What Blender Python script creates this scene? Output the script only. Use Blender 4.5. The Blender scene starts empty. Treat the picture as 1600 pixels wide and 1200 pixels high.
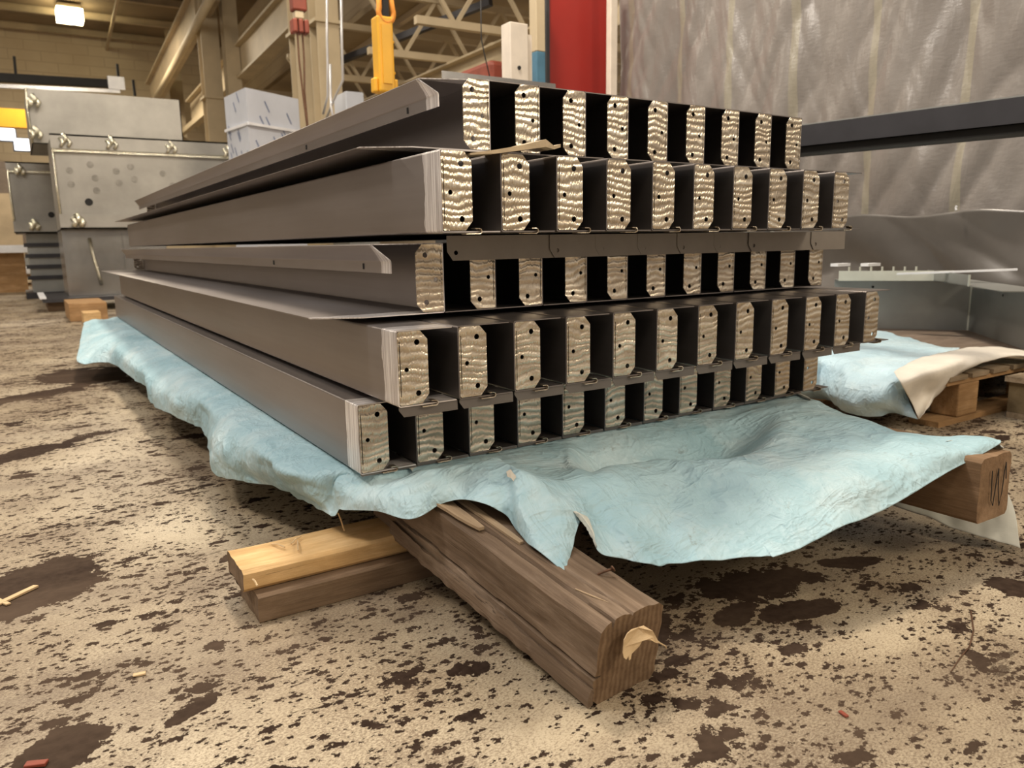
import bpy, bmesh, math, random
from mathutils import Vector, Matrix, noise
random.seed(7)
scene = bpy.context.scene
COL = scene.collection

# ------------------------------------------------------------------ camera
CAM = Vector((0.0, 0.0, 0.74))
FPX = 1193.7
YAW, PITCH, ROLL = math.radians(32.3892), math.radians(10.4384), math.radians(-0.9832)
_F = Vector((math.sin(YAW) * math.cos(PITCH), math.cos(YAW) * math.cos(PITCH), -math.sin(PITCH)))
_r = Vector((math.cos(YAW), -math.sin(YAW), 0))
_u = _r.cross(_F)
RGT = _r * math.cos(ROLL) + _u * math.sin(ROLL)
UPV = -_r * math.sin(ROLL) + _u * math.cos(ROLL)
cd = bpy.data.cameras.new('camera')
cam = bpy.data.objects.new('camera', cd)
COL.objects.link(cam)
cd.sensor_width = 36.0
cd.lens = FPX / 1600 * 36.0
cd.clip_start = 0.02
cd.clip_end = 200
m = Matrix((RGT, UPV, -_F)).transposed().to_4x4()
m.translation = CAM
cam.matrix_world = m
cd.dof.use_dof = True
cd.dof.focus_distance = 1.55
cd.dof.aperture_fstop = 6.5
scene.camera = cam

# ------------------------------------------------------------------ world, lights, exposure
scene.view_settings.view_transform = 'Standard'
scene.view_settings.look = 'None'
scene.view_settings.gamma = 1
scene.view_settings.use_curve_mapping = False
scene.view_settings.exposure = 0.0
w = bpy.data.worlds.new('world')
scene.world = w
w.use_nodes = True
w.node_tree.nodes['Background'].inputs[0].default_value = (1.0, 0.86, 0.72, 1)
w.node_tree.nodes['Background'].inputs[1].default_value = 0.47


def area(name, loc, size, power, color=(1, .84, .64), target=None):
    d = bpy.data.lights.new(name, 'AREA')
    d.shape = 'SQUARE'
    d.size = size
    d.energy = power
    d.color = color
    o = bpy.data.objects.new(name, d)
    o.location = loc
    if target is not None:
        o.rotation_euler = (Vector(target) - Vector(loc)).to_track_quat('-Z', 'Y').to_euler()
    COL.objects.link(o)
    return o


area('bay_or_fill_light', (-1.6, -1.9, 6.4), 1.1, 80, (1, .86, .68), (0.6, 1.2, 0))
area('bay_or_fill_light', (4.6, -5.4, 5.4), 2.2, 300, (1, .84, .63), (1.0, 1.5, .7))  # low broad lamp added to put highlights on the end plates
area('bay_or_fill_light', (1.7, 3.9, 6.8), 0.8, 400, (1, .87, .70))
area('bay_or_fill_light', (-3.4, 4.2, 6.8), 1.0, 260, (1, .90, .78), (0, 3.4, 0))
area('bay_or_fill_light', (1.6, 10.5, 7.0), 1.2, 170, (1, .88, .72))
area('bay_or_fill_light', (-4.0, 14.0, 7.0), 1.2, 330, (1, .88, .72))
area('bay_or_fill_light', (1.6, 23.0, 6.4), 1.5, 520, (1, .86, .66))
area('bay_or_fill_light', (8.5, 12.0, 3.3), 1.2, 200, (1, .88, .66))
area('bay_or_fill_light', (-1.0, 2.6, 7.2), 2.0, 90, (.80, .88, 1.0), (0.6, 2.6, 0))


def at(px, py, X=None, Y=None, Z=None):
    """point of the place seen at a pixel of the 1600x1200 frame, on a plane of known X, Y or Z"""
    d = _F + RGT * ((px - 800) / FPX) - UPV * ((py - 600) / FPX)
    if X is not None:
        t = (X - CAM.x) / d.x
    elif Y is not None:
        t = (Y - CAM.y) / d.y
    else:
        t = (Z - CAM.z) / d.z
    return CAM + d * t


# ------------------------------------------------------------------ material helpers
class NT:
    def __init__(s, name):
        s.m = bpy.data.materials.new(name)
        s.m.use_nodes = True
        s.t = s.m.node_tree
        s.b = s.t.nodes['Principled BSDF']

    def n(s, typ, ins=None, **props):
        nd = s.t.nodes.new(typ)
        for k, v in props.items():
            setattr(nd, k, v)
        for k, v in (ins or {}).items():
            s.set(nd.inputs[k], v)
        return nd

    def set(s, sock, v):
        if isinstance(v, bpy.types.NodeSocket):
            s.t.links.new(v, sock)
        elif isinstance(v, bpy.types.Node):
            s.t.links.new(v.outputs[0], sock)
        else:
            if isinstance(v, tuple) and len(v) == 3 and sock.type == 'RGBA':
                v = (*v, 1)
            sock.default_value = v

    def P(s, **k):
        names = dict(color='Base Color', metal='Metallic', rough='Roughness', normal='Normal', spec='Specular IOR Level',
                     emit='Emission Color', estr='Emission Strength', alpha='Alpha', aniso='Anisotropic', trans='Transmission Weight', coat='Coat Weight')
        for a, v in k.items():
            s.set(s.b.inputs[names[a]], v)
        return s.m

    def obj(s, scale=(1, 1, 1), rot=(0, 0, 0), rand=False):
        tc = s.n('ShaderNodeTexCoord').outputs['Object']
        mp = s.n('ShaderNodeMapping', {'Vector': tc, 'Scale': scale, 'Rotation': rot})
        if rand:
            oi = s.n('ShaderNodeObjectInfo')
            sc = s.n('ShaderNodeMath', {0: oi.outputs['Random'], 1: 37.0}, operation='MULTIPLY')
            s.set(mp.inputs['Location'], s.n('ShaderNodeCombineXYZ', {0: sc, 1: sc, 2: sc}))
        return mp

    def noise(s, vec, scale=5, detail=4, rough=.5, dist=0.0):
        return s.n('ShaderNodeTexNoise', {'Vector': vec, 'Scale': scale, 'Detail': detail, 'Roughness': rough, 'Distortion': dist}).outputs['Fac']

    def ramp(s, fac, stops, interp='LINEAR'):
        r = s.n('ShaderNodeValToRGB', {'Fac': fac})
        cr = r.color_ramp
        cr.interpolation = interp
        while len(cr.elements) < len(stops):
            cr.elements.new(0.5)
        for e, (p, c) in zip(cr.elements, stops):
            e.position = p
            e.color = (*c, 1) if isinstance(c, tuple) else (c, c, c, 1)
        return r.outputs['Color']

    def mix(s, f, a, b, mode='MIX'):
        n = s.n('ShaderNodeMix', data_type='RGBA', blend_type=mode)
        s.set(n.inputs[0], f)
        s.set(n.inputs[6], a)
        s.set(n.inputs[7], b)
        return n.outputs[2]

    def math(s, op, a, b=0.0, clamp=False):
        return s.n('ShaderNodeMath', {0: a, 1: b}, operation=op, use_clamp=clamp).outputs[0]

    def bump(s, h, strength=.3, dist=.01, normal=None):
        n = s.n('ShaderNodeBump', {'Height': h, 'Strength': strength, 'Distance': dist})
        if normal is not None:
            s.set(n.inputs['Normal'], normal)
        return n.outputs[0]


def plain(name, color, rough=.5, metal=0.0, var=.12, scale=6, spec=.5, bump=0.0):
    t = NT(name)
    v = t.obj()
    n = t.noise(v, scale, 5, .6)
    dark = tuple(c * (1 - var * 2) for c in color)
    lite = tuple(min(1, c * (1 + var)) for c in color)
    c = t.ramp(n, [(.3, dark), (.7, lite)])
    k = dict(color=c, rough=rough, metal=metal, spec=spec)
    if bump:
        k['normal'] = t.bump(t.noise(v, scale * 5, 4), bump, .005)
    return t.P(**k)


# mill-finish steel of the beams: even grey brown with faint streaks, ground bright for a few cm at the end
def mat_beam(strip=True):
    t = NT('mill_steel' if strip else 'shaded_mill_steel')
    v = t.obj((2.0, .5, 2.0), rand=True)
    n = t.noise(v, 3.0, 5, .55)
    st = t.noise(t.obj((60, 1.5, 60), rand=True), 1.0, 3, .6)
    base = t.ramp(n, [(.25, (.26, .235, .225)), (.75, (.35, .32, .31))])
    base = t.mix(t.ramp(st, [(.35, 0.0), (.8, .22)]), base, (.43, .40, .41))
    # scratches
    sc = t.noise(t.obj((3, 40, 90), (0.5, .2, .1), rand=True), 3, 6, .8)
    base = t.mix(t.ramp(sc, [(.70, 0.0), (.74, .35)]), base, (.55, .52, .50))
    # brushed strip close to the end (local Y runs along the beam)
    sep = t.n('ShaderNodeSeparateXYZ', {0: t.n('ShaderNodeTexCoord').outputs['Object']})
    wob = t.noise(t.obj((9, 0, 9), rand=True), 1.5, 4)
    edge = t.math('ADD', t.math('MULTIPLY', wob, .045), .045)
    mask = t.math('LESS_THAN', sep.outputs['Y'], edge if strip else -5.0)
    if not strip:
        base = t.mix(.30, base, (.10, .088, .082))  # inner channels: shade inside the stack is put into the base colour
    br = t.noise(t.obj((3, 260, 5), (.06, 0, 0), rand=True), 1.0, 4, .7)
    brc = t.ramp(br, [(.35, (.42, .38, .37)), (.62, (1.0, .97, .96))])  # brushing streaks, with the overhead lamps' glint put into the pale colour
    col = t.mix(mask, base, brc)
    ro = t.math('ADD', t.math('MULTIPLY', mask, -.16), t.math('ADD', t.math('MULTIPLY', n, .14), .33))
    h = t.math('MULTIPLY', br, mask)
    bm = t.bump(h, .5, .0012)
    bm = t.bump(t.noise(t.obj((1.2, .35, 1.2), rand=True), 3, 2), .25, .01, bm)
    return t.P(color=col, metal=t.math('SUBTRACT', .86, t.math('MULTIPLY', mask, .45)), rough=ro, normal=bm)


def mat_plate():
    """ground steel end plates: wavy sanding swirls across the plate"""
    t = NT('ground_steel')
    v = t.obj((1, 1, 1), rand=True)
    warp = t.noise(v, 13.0, 2, .4)
    sep = t.n('ShaderNodeSeparateXYZ', {0: v})
    fine = t.noise(t.obj((240, 240, 60), (0, .5, 0), rand=True), 1.0, 2, .5)
    z = t.math('ADD', t.math('ADD', sep.outputs['Z'], t.math('MULTIPLY', warp, .045)), t.math('MULTIPLY', fine, .010))
    wav = t.math('SINE', t.math('MULTIPLY', z, 400.0))
    big = t.noise(t.obj((14, 14, 34), (0, .12, 0), rand=True), 1.0, 3, .5)
    lum = t.math('ADD', t.math('MULTIPLY', t.math('MULTIPLY', wav, t.ramp(big, [(.3, .2), (.6, 1.0)])), .20), big)
    col = t.ramp(lum, [(.28, (.50, .425, .33)), (.50, (.645, .56, .44)), (.68, (.80, .72, .585)), (.82, (.95, .885, .76))])  # highlights of the lamps on the swirls are put into these colour bands
    grain = t.noise(t.obj((420, 420, 100), (0, .6, 0), rand=True), 1.0, 3, .7)
    bm = t.bump(t.math('ADD', wav, t.math('MULTIPLY', big, 3.0)), .65, .0009)
    bm = t.bump(grain, .45, .0006, bm)
    return t.P(color=col, metal=.90, rough=.27, normal=bm)


def mat_floor():
    t = NT('worn_painted_concrete')
    tc = t.n('ShaderNodeTexCoord').outputs['Object']
    V = lambda sc, r=0: t.n('ShaderNodeMapping', {'Vector': tc, 'Scale': sc, 'Rotation': (0, 0, r)})
    tone = t.noise(V((1, 1, 1)), 1.3, 5, .6)
    cream = t.ramp(tone, [(.25, (.38, .305, .205)), (.5, (.51, .43, .305)), (.75, (.61, .53, .395))])
    # fine speckle
    sp = t.noise(V((62, 100, 26), .4), 2.6, 7, .74)
    zone = t.noise(V((1, 1, 1), .2), 3.2, 4, .6)
    spm = t.ramp(t.math('ADD', sp, t.math('MULTIPLY', t.math('SUBTRACT', zone, .5), .30)), [(.33, .9), (.49, 0.0)])
    cream = t.mix(spm, cream, (.150, .100, .062))
    f3 = t.noise(V((1, 1.5, 1), -.5), 190, 4, .75)
    cream = t.mix(t.ramp(t.math('ADD', f3, t.math('MULTIPLY', t.math('SUBTRACT', zone, .5), .35)), [(.40, .85), (.55, 0.0)]), cream, (.17, .12, .075))
    m3 = t.noise(V((1, 1.3, 1), .3), 11, 6, .7)
    cream = t.mix(t.ramp(m3, [(.52, 0.0), (.72, .5)]), cream, (.23, .17, .11))
    # chips: cells of random size, only some of them worn through, ragged edges
    msk = None
    for sc, thr, gate in ((8.5, .28, .90), (19, .34, .82), (44, .38, .76), (95, .40, .74)):
        nc = t.n('ShaderNodeTexNoise', {'Vector': V((1, 1, 1)), 'Scale': sc * 2.6, 'Detail': 5.0, 'Roughness': .65}).outputs['Color']
        nv = t.n('ShaderNodeVectorMath', {0: nc, 1: (.5, .5, .5)}, operation='SUBTRACT')
        nv = t.n('ShaderNodeVectorMath', {0: nv, 'Scale': 1.15 / sc}, operation='SCALE')
        vv = t.n('ShaderNodeVectorMath', {0: V((1, 1, 1)), 1: nv}, operation='ADD')
        mp = t.n('ShaderNodeMapping', {'Vector': vv, 'Scale': (1.0, 1.7, 1), 'Rotation': (0, 0, -.55)})
        vo = t.n('ShaderNodeTexVoronoi', {'Vector': mp, 'Scale': float(sc)})
        rr = t.n('ShaderNodeSeparateColor', {0: vo.outputs['Color']})
        lim = t.math('MULTIPLY', t.math('SUBTRACT', t.math('ADD', rr.outputs[0], t.math('MULTIPLY', t.math('SUBTRACT', zone, .5), -.5)), gate, True), thr * 2.0 / (1 - gate))
        mm = t.math('LESS_THAN', vo.outputs['Distance'], lim)
        msk = mm if msk is None else t.math('MAXIMUM', msk, mm)
    # long wear scars
    sc = t.noise(V((2.2, 7.5, 1), -.6), 1.7, 8, .72)
    scm = t.ramp(sc, [(.635, 0.0), (.66, 1.0)])
    near = t.noise(V((1, 1, 1)), .9, 2)
    msk2 = t.math('MULTIPLY', scm, t.ramp(near, [(.42, 0.0), (.55, 1.0)]))
    # the few large bare spots
    big = None
    nz = t.noise(V((1, 1, 1)), 7.0, 6, .7)
    for (x, y, rx, ry, a) in ((-.04, 1.93, .20, .13, .6), (1.30, 1.04, .16, .075, -.35), (1.26, .90, .10, .035, -.25), (1.70, .715, .055, .05, 0), (.92, 1.02, .1, .05, .2),
                              (-.02, 1.25, .07, .05, .5), (1.55, .99, .09, .03, -.4), (1.12, .96, .07, .035, .3), (.16, 1.24, .06, .02, .5), (-.2, 3.2, .5, .08, .6), (-.1, 4.6, .6, .12, .5), (.3, 5.2, .3, .4, .4)):
        mpp = t.n('ShaderNodeMapping', {'Vector': tc, 'Location': (x, y, 0), 'Rotation': (0, 0, a), 'Scale': (rx, ry, 1)}, vector_type='TEXTURE')
        ln = t.n('ShaderNodeVectorMath', {0: mpp}, operation='LENGTH').outputs['Value']
        g = t.math('LESS_THAN', t.math('ADD', ln, t.math('MULTIPLY', t.math('SUBTRACT', nz, .5), 2.6)), .95)
        big = g if big is None else t.math('MAXIMUM', big, g)
    allm = t.math('MAXIMUM', t.math('MAXIMUM', msk, msk2), big)
    dk = t.ramp(t.noise(V((1, 1, 1)), 60, 3), [(.3, (.024, .015, .011)), (.7, (.046, .030, .022))])
    t.set(t.b.inputs['Specular IOR Level'], t.math('SUBTRACT', .38, t.math('MULTIPLY', allm, .35)))
    col = t.mix(allm, cream, dk)
    # grime film growing with distance down the hall where carts run
    gr = t.noise(V((.5, 1.6, 1), -.5), 1.2, 7, .7)
    grime = t.ramp(gr, [(.40, 0.0), (.66, .62)])
    col = t.mix(grime, col, (.125, .088, .062))
    # hairline scratches
    hl = t.noise(V((1.5, 60, 1), .8), 2.0, 3, .5)
    col = t.mix(t.ramp(hl, [(.715, 0.0), (.735, .6)]), col, (.10, .07, .05))
    ro = t.math('ADD', t.math('MULTIPLY', allm, .22), .42)
    h = t.math('ADD', t.math('MULTIPLY', allm, -1.0), t.math('MULTIPLY', sp, .35))
    return t.P(color=col, rough=ro, normal=t.bump(h, .55, .003))


def mat_wood(name, c1, c2, c3, ring=False, grain=1.0, rough=.75):
    t = NT(name)
    v = t.obj((2.2, 46, 46))
    n = t.noise(v, 1.2 * grain, 9, .72, .8)
    n2 = t.noise(t.obj((2.5, 8, 8)), 1.8, 6, .65)
    c = t.ramp(n, [(.28, c1), (.52, c2), (.78, c3)])
    n4 = t.noise(t.obj((1.4, 5, 5), (0, .1, .1)), 2.2, 5, .7)
    c = t.mix(t.ramp(n4, [(.48, 0.0), (.68, .45)]), c, tuple(min(1, x * 1.25 + .03) for x in c3))
    c = t.mix(t.ramp(n2, [(.35, .55), (.62, 0.0)]), c, tuple(x * .62 for x in c2))
    k = t.noise(t.obj((3.5, 130, 130)), 1.6, 4, .6)
    c = t.mix(t.ramp(k, [(.66, 0.0), (.72, .7)]), c, tuple(x * .35 for x in c1))
    return t.P(color=c, rough=rough, spec=.3, normal=t.bump(t.math('ADD', n, t.math('MULTIPLY', k, -.5)), .5, .004))


def mat_endgrain():
    t = NT('timber_end_grain')
    mp = t.obj((1, 1, 1))
    off = t.n('ShaderNodeVectorMath', {0: mp, 1: (0.0, -.05, .10)}, operation='SUBTRACT')
    w_ = t.n('ShaderNodeTexWave', {'Vector': off, 'Scale': 28.0, 'Distortion': 3.0, 'Detail': 4.0, 'Detail Scale': 1.4}, wave_type='BANDS', bands_direction='Y')
    n = t.noise(mp, 22, 6, .7)
    c = t.ramp(t.math('ADD', t.math('MULTIPLY', w_.outputs['Fac'], .16), t.math('MULTIPLY', n, .84)), [(.25, (.085, .050, .028)), (.5, (.17, .108, .062)), (.8, (.29, .20, .125))])
    return t.P(color=c, rough=.8, spec=.25, normal=t.bump(n, .6, .004))


def mat_sheet(name, tint=(.27, .45, .52), tint2=(.48, .67, .74), dirt=.5):
    t = NT(name)
    v = t.obj()
    n = t.noise(v, 2.6, 5, .6)
    c = t.ramp(n, [(.3, tint), (.7, tint2)])
    wm = t.noise(t.obj((1, 1, 1), (.8, .1, .4)), 4.2, 6, .68)
    c = t.mix(t.ramp(wm, [(.48, 0.0), (.68, .5)]), c, (.66, .76, .78))
    s1 = t.noise(t.obj((1, 1, 1), (.3, .5, .2)), 34, 7, .75)
    s2 = t.noise(v, 5.0, 3)
    sp = t.math('MULTIPLY', t.ramp(s1, [(.58, 0.0), (.68, 1.0)]), t.ramp(s2, [(.45, 0.0), (.62, dirt)]))
    c = t.mix(sp, c, (.20, .19, .15))
    tr = t.noise(t.obj((14, 3, 3), (.2, .6, .9)), 6, 6, .8)
    c = t.mix(t.ramp(tr, [(.70, 0.0), (.73, dirt)]), c, (.16, .17, .15))
    # creases: ridged noise in three directions
    bm = t.bump(t.noise(v, 30, 5, .65, 1.0), .18, .003)
    for k_, (sc_, rt_, sz, dd) in enumerate((((1, 2.6, 1.5), (.3, .2, .7), 5.5, .010), ((2.4, 1, 1.2), (.1, .5, -.4), 8.0, .007), ((1, 1.6, 1), (.6, .3, .1), 17.0, .0035))):
        n_ = t.noise(t.obj(sc_, rt_), sz, 3, .55, .7)
        rd = t.math('POWER', t.math('SUBTRACT', 1.0, t.math('MULTIPLY', t.math('ABSOLUTE', t.math('SUBTRACT', n_, .5)), 3.0), True), 3.0)
        bm = t.bump(rd, .34, dd, bm)
    t.b.inputs['Subsurface Weight'].default_value = 0.0
    return t.P(color=c, rough=.5, spec=.4, normal=bm)


def mat_galv(name, a, b_, rough=.42, metal=.55):
    t = NT(name)
    v = t.obj()
    n = t.noise(v, 3.0, 6, .6)
    n2 = t.noise(v, .9, 3, .5)
    c = t.ramp(t.math('ADD', t.math('MULTIPLY', n, .5), t.math('MULTIPLY', n2, .5)), [(.35, a), (.65, b_)])
    return t.P(color=c, metal=metal, rough=rough, normal=t.bump(n, .15, .01))


def mat_brick():
    t = NT('painted_far_wall')
    v = t.n('ShaderNodeTexCoord').outputs['Object']
    mp = t.n('ShaderNodeMapping', {'Vector': v, 'Rotation': (math.pi / 2, 0, 0)})
    br = t.n('ShaderNodeTexBrick', {'Vector': mp, 'Scale': 1.0, 'Color1': (.70, .60, .44), 'Color2': (.66, .56, .405), 'Mortar': (.58, .48, .34), 'Brick Width': .9, 'Row Height': .32, 'Mortar Size': .02})
    n = t.noise(v, .5, 6, .65)
    c = t.mix(t.ramp(n, [(.4, .45), (.65, 0.0)]), br.outputs['Color'], (.50, .39, .26))
    return t.P(color=c, rough=.8)


def mat_curtain():
    t = NT('grey_woven_curtain')
    v = t.obj()
    n = t.noise(v, 1.4, 5, .6)
    c = t.ramp(n, [(.3, (.20, .18, .165)), (.7, (.28, .258, .24))])
    # reinforcing seams every metre or so
    wv = t.n('ShaderNodeTexWave', {'Vector': v, 'Scale': .55, 'Distortion': .25, 'Detail': 1.0}, wave_type='BANDS', bands_direction='Y', wave_profile='SAW')
    c = t.mix(t.ramp(wv.outputs['Fac'], [(.0, .6), (.09, .5), (.10, 0.0), (1, 0.0)]), c, (.36, .33, .24))
    f = t.noise(t.obj((1, 1, .3)), 5, 4, .55, .3)
    f2 = t.noise(t.obj((1, 1, 2.5)), 22, 4, .6)
    bm = t.bump(f, .45, .04)
    bm = t.bump(f2, .22, .008, bm)
    return t.P(color=c, rough=.33, spec=.8, normal=bm)


M = dict(
    spot=plain('heat_spot', (.31, .297, .268), .45, .5, .2, 9),
    beam=mat_beam(), beamin=mat_beam(False), plate=mat_plate(), floor=mat_floor(), endgrain=mat_endgrain(), brick=mat_brick(), curtain=mat_curtain(),
    dull=plain('dull_steel_tab', (.30, .27, .24), .5, .55, .08),
    timber=mat_wood('weathered_timber', (.085, .054, .033), (.195, .135, .090), (.345, .262, .190)),
    timber2=mat_wood('brown_timber', (.15, .088, .045), (.25, .155, .085), (.34, .225, .135)),
    darkwood=mat_wood('dark_lumber', (.105, .066, .038), (.185, .122, .074), (.26, .18, .115)),
    pine=mat_wood('fresh_pine', (.50, .295, .115), (.66, .425, .19), (.78, .56, .30)),
    pallet=mat_wood('pallet_wood', (.26, .145, .060), (.42, .25, .115), (.55, .36, .19)),
    palletgrey=mat_wood('grey_pallet_wood', (.16, .115, .07), (.29, .22, .14), (.42, .33, .23)),
    sheet=mat_sheet('blue_sheet'), sheet2=mat_sheet('blue_sheet_clean', (.40, .58, .68), (.58, .76, .86), .12),
    white=plain('white_underside', (.74, .70, .63), .6, 0, .06, 9, .3, .3),
    under=plain('pale_underside', (.60, .61, .55), .6, 0, .1, 6, .3, .3),
    galv=mat_galv('box_steel', (.30, .29, .265), (.44, .425, .39)),
    galv_b=mat_galv('duct_steel', (.33, .33, .335), (.56, .56, .55), .24, .9),
    weld=plain('bright_weld', (.95, .88, .72), .22, .95, .15, 40, .5, .8),
    hole=plain('dark_hole', (.012, .012, .012), .7),
    black=plain('black_primer_steel', (.052, .052, .060), .42, .3, .1),
    cream=plain('cream_paint', (.58, .48, .32), .55, 0, .1, 1.2),
    creamd=plain('aged_cream_paint', (.47, .38, .26), .6, 0, .15, 1.0),
    roof=plain('roof_deck', (.25, .185, .115), .8, 0, .18, .6),
    red=plain('red_panel_paint', (.36, .022, .016), .38, 0, .08, .8),
    redd=plain('red_hook_paint', (.27, .06, .035), .5, 0, .15),
    yellow=plain('yellow_paint', (.88, .47, .035), .42, 0, .06, 3),
    orange=plain('orange_sling', (.95, .36, .05), .7, 0, .08),
    strap=plain('black_strap', (.02, .02, .02), .7),
    greyp=mat_galv('frame_steel', (.30, .31, .30), (.42, .43, .415), .42, .6),
    greypl=plain('pale_grey_edge', (.62, .64, .57), .4, .2, .06),
    wrap=plain('wrapped_panel_film', (.62, .66, .74), .4, 0, .05, 2),
    wrapmark=plain('film_print', (.22, .27, .42), .5),
    bluep=plain('blue_paint', (.07, .19, .29), .5),
    whitep=plain('white_primer', (.80, .72, .62), .5, 0, .06),
    whitem=plain('white_film', (.82, .84, .88), .5, 0, .05),
    chip=mat_wood('pale_chip', (.52, .36, .19), (.68, .50, .29), (.78, .61, .38)),
    card=plain('cardboard_strip', (.60, .48, .32), .7, 0, .12, 30),
    lowtarp=plain('dark_tarpaulin', (.125, .115, .105), .30, 0, .12, 2.0, .8, .25),
    rust=plain('rusty_nail', (.16, .085, .05), .55, .5, .2, 60),
    board=mat_wood('brown_board', (.15, .11, .08), (.23, .175, .135), (.30, .24, .19)),
    bark=mat_wood('bark_sliver', (.26, .18, .11), (.42, .31, .20), (.56, .43, .29)),
    plastic=plain('smoky_plastic', (.17, .13, .075), .22, 0, .2, 9, .6, .5),
    conduit=plain('white_conduit', (.78, .78, .80), .3, .3, .04),
)
lampm = NT('lamp_glow')
M['lamp'] = lampm.P(color=(1, .9, .7), emit=(1, .86, .5, 1), estr=14.0)
bl = NT('window_glow')
M['glow'] = bl.P(color=(.9, .95, 1), emit=(.92, .96, 1, 1), estr=3.5)


# ------------------------------------------------------------------ mesh helpers
def frame_from(d, up=Vector((0, 0, 1))):
    d = d.normalized()
    if abs(d.dot(up)) > .98:
        up = Vector((0, 1, 0))
    s = d.cross(up).normalized()
    return d, s, s.cross(d)


class MB:
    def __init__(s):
        s.v, s.f, s.mi = [], [], []

    def add(s, vs, fs, mi=0):
        o = len(s.v)
        s.v += [Vector(p) for p in vs]
        s.f += [tuple(o + i for i in f) for f in fs]
        s.mi += [mi] * len(fs)
        return s

    def box(s, a, b, mi=0):
        x0, y0, z0 = (min(a[i], b[i]) for i in range(3))
        x1, y1, z1 = (max(a[i], b[i]) for i in range(3))
        vs = [(x0, y0, z0), (x1, y0, z0), (x1, y1, z0), (x0, y1, z0), (x0, y0, z1), (x1, y0, z1), (x1, y1, z1), (x0, y1, z1)]
        return s.add(vs, [(3, 2, 1, 0), (4, 5, 6, 7), (0, 1, 5, 4), (1, 2, 6, 5), (2, 3, 7, 6), (3, 0, 4, 7)], mi)

    def hexa(s, c, mi=0):  # 8 corners: bottom 4 then top 4, counterclockwise
        return s.add(c, [(3, 2, 1, 0), (4, 5, 6, 7), (0, 1, 5, 4), (1, 2, 6, 5), (2, 3, 7, 6), (3, 0, 4, 7)], mi)

    def bar(s, p, q, w, h, mi=0):
        p, q = Vector(p), Vector(q)
        d, a, b = frame_from(q - p)
        a, b = a * w / 2, b * h / 2
        return s.hexa([p - a - b, p + a - b, q + a - b, q - a - b, p - a + b, p + a + b, q + a + b, q - a + b], mi)

    def ibeam(s, p, q, w, h, t=.02, mi=0):
        p, q = Vector(p), Vector(q)
        d, a, b = frame_from(q - p)
        s.bar(p + b * (h / 2 - t / 2), q + b * (h / 2 - t / 2), w, t, mi)
        s.bar(p - b * (h / 2 - t / 2), q - b * (h / 2 - t / 2), w, t, mi)
        return s.bar(p, q, t, h - 2 * t, mi)

    def tube(s, pts, r, n=8, mi=0, cap=True):
        pts = [Vector(p) for p in pts]
        rs = r if isinstance(r, (list, tuple)) else [r] * len(pts)
        o = []
        prev = None
        for i, p in enumerate(pts):
            d = (pts[min(i + 1, len(pts) - 1)] - pts[max(i - 1, 0)]).normalized()
            if prev is None:
                _, a, b = frame_from(d)
            else:
                a = (prev - d * prev.dot(d)).normalized()
                b = a.cross(d)
            prev = a
            o.append([p + (a * math.cos(k * 2 * math.pi / n) + b * math.sin(k * 2 * math.pi / n)) * rs[i] for k in range(n)])
        vs = [v for ring in o for v in ring]
        fs = [(i * n + k, i * n + (k + 1) % n, (i + 1) * n + (k + 1) % n, (i + 1) * n + k) for i in range(len(o) - 1) for k in range(n)]
        if cap:
            fs += [tuple(range(n))[::-1], tuple((len(o) - 1) * n + k for k in range(n))]
        return s.add(vs, fs, mi)

    def prism(s, poly, origin, u, v, w, mi=0):
        """poly in (u,v) extruded along w"""
        O, u, v, w = Vector(origin), Vector(u), Vector(v), Vector(w)
        n = len(poly)
        a = [O + u * x + v * y for x, y in poly]
        vs = a + [p + w for p in a]
        fs = [tuple(range(n))[::-1], tuple(range(n, 2 * n))] + [(i, (i + 1) % n, n + (i + 1) % n, n + i) for i in range(n)]
        return s.add(vs, fs, mi)

    def mesh(s, name, mats, smooth=False, angle=None, origin=None):
        me = bpy.data.meshes.new(name)
        o = Vector(origin) if origin is not None else Vector()
        me.from_pydata([v - o for v in s.v], [], s.f)
        for m_ in (mats if isinstance(mats, (list, tuple)) else [mats]):
            me.materials.append(m_)
        for p, k in zip(me.polygons, s.mi):
            p.material_index = k
            p.use_smooth = smooth or angle is not None
        bm = bmesh.new()
        bm.from_mesh(me)
        bmesh.ops.recalc_face_normals(bm, faces=bm.faces)
        bm.to_mesh(me)
        bm.free()
        if angle is not None:
            me.set_sharp_from_angle(angle=math.radians(angle))
        return me

    def build(s, name, mats, parent=None, origin=None, **k):
        if parent is not None:
            origin = parent.location if origin is None else origin
        me = s.mesh(name, mats, origin=origin, **k)
        o = bpy.data.objects.new(name, me)
        if parent is not None:
            o.parent = parent
            o.location = Vector(origin) - parent.location
        else:
            o.location = origin if origin is not None else (0, 0, 0)
        COL.objects.link(o)
        return o


def tag(o, label=None, cat=None, group=None, kind=None):
    kind = kind or ('thing' if cat else None)
    for k, v in (('label', label), ('category', cat), ('group', group), ('kind', kind)):
        if v:
            o[k] = v
    return o


def thing(name, loc, label, cat, group=None):
    o = bpy.data.objects.new(name, None)
    o.empty_display_size = .05
    o.location = loc
    COL.objects.link(o)
    return tag(o, label, cat, group, 'thing')


def part(name, me, parent, loc=(0, 0, 0)):
    o = bpy.data.objects.new(name, me)
    o.parent = parent
    o.location = loc
    COL.objects.link(o)
    return o


def bevel(o, w_=.003, seg=2):
    b = o.modifiers.new('bevel', 'BEVEL')
    b.width = w_
    b.segments = seg
    b.limit_method = 'ANGLE'
    return o


# ------------------------------------------------------------------ the setting
fl = MB().box((-16, -9, -.12), (14, 32, 0)).build('floor', M['floor'])
tag(fl, kind='structure')

HA = math.radians(-2.4)                       # the hall stands a little askew to the stack


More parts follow.
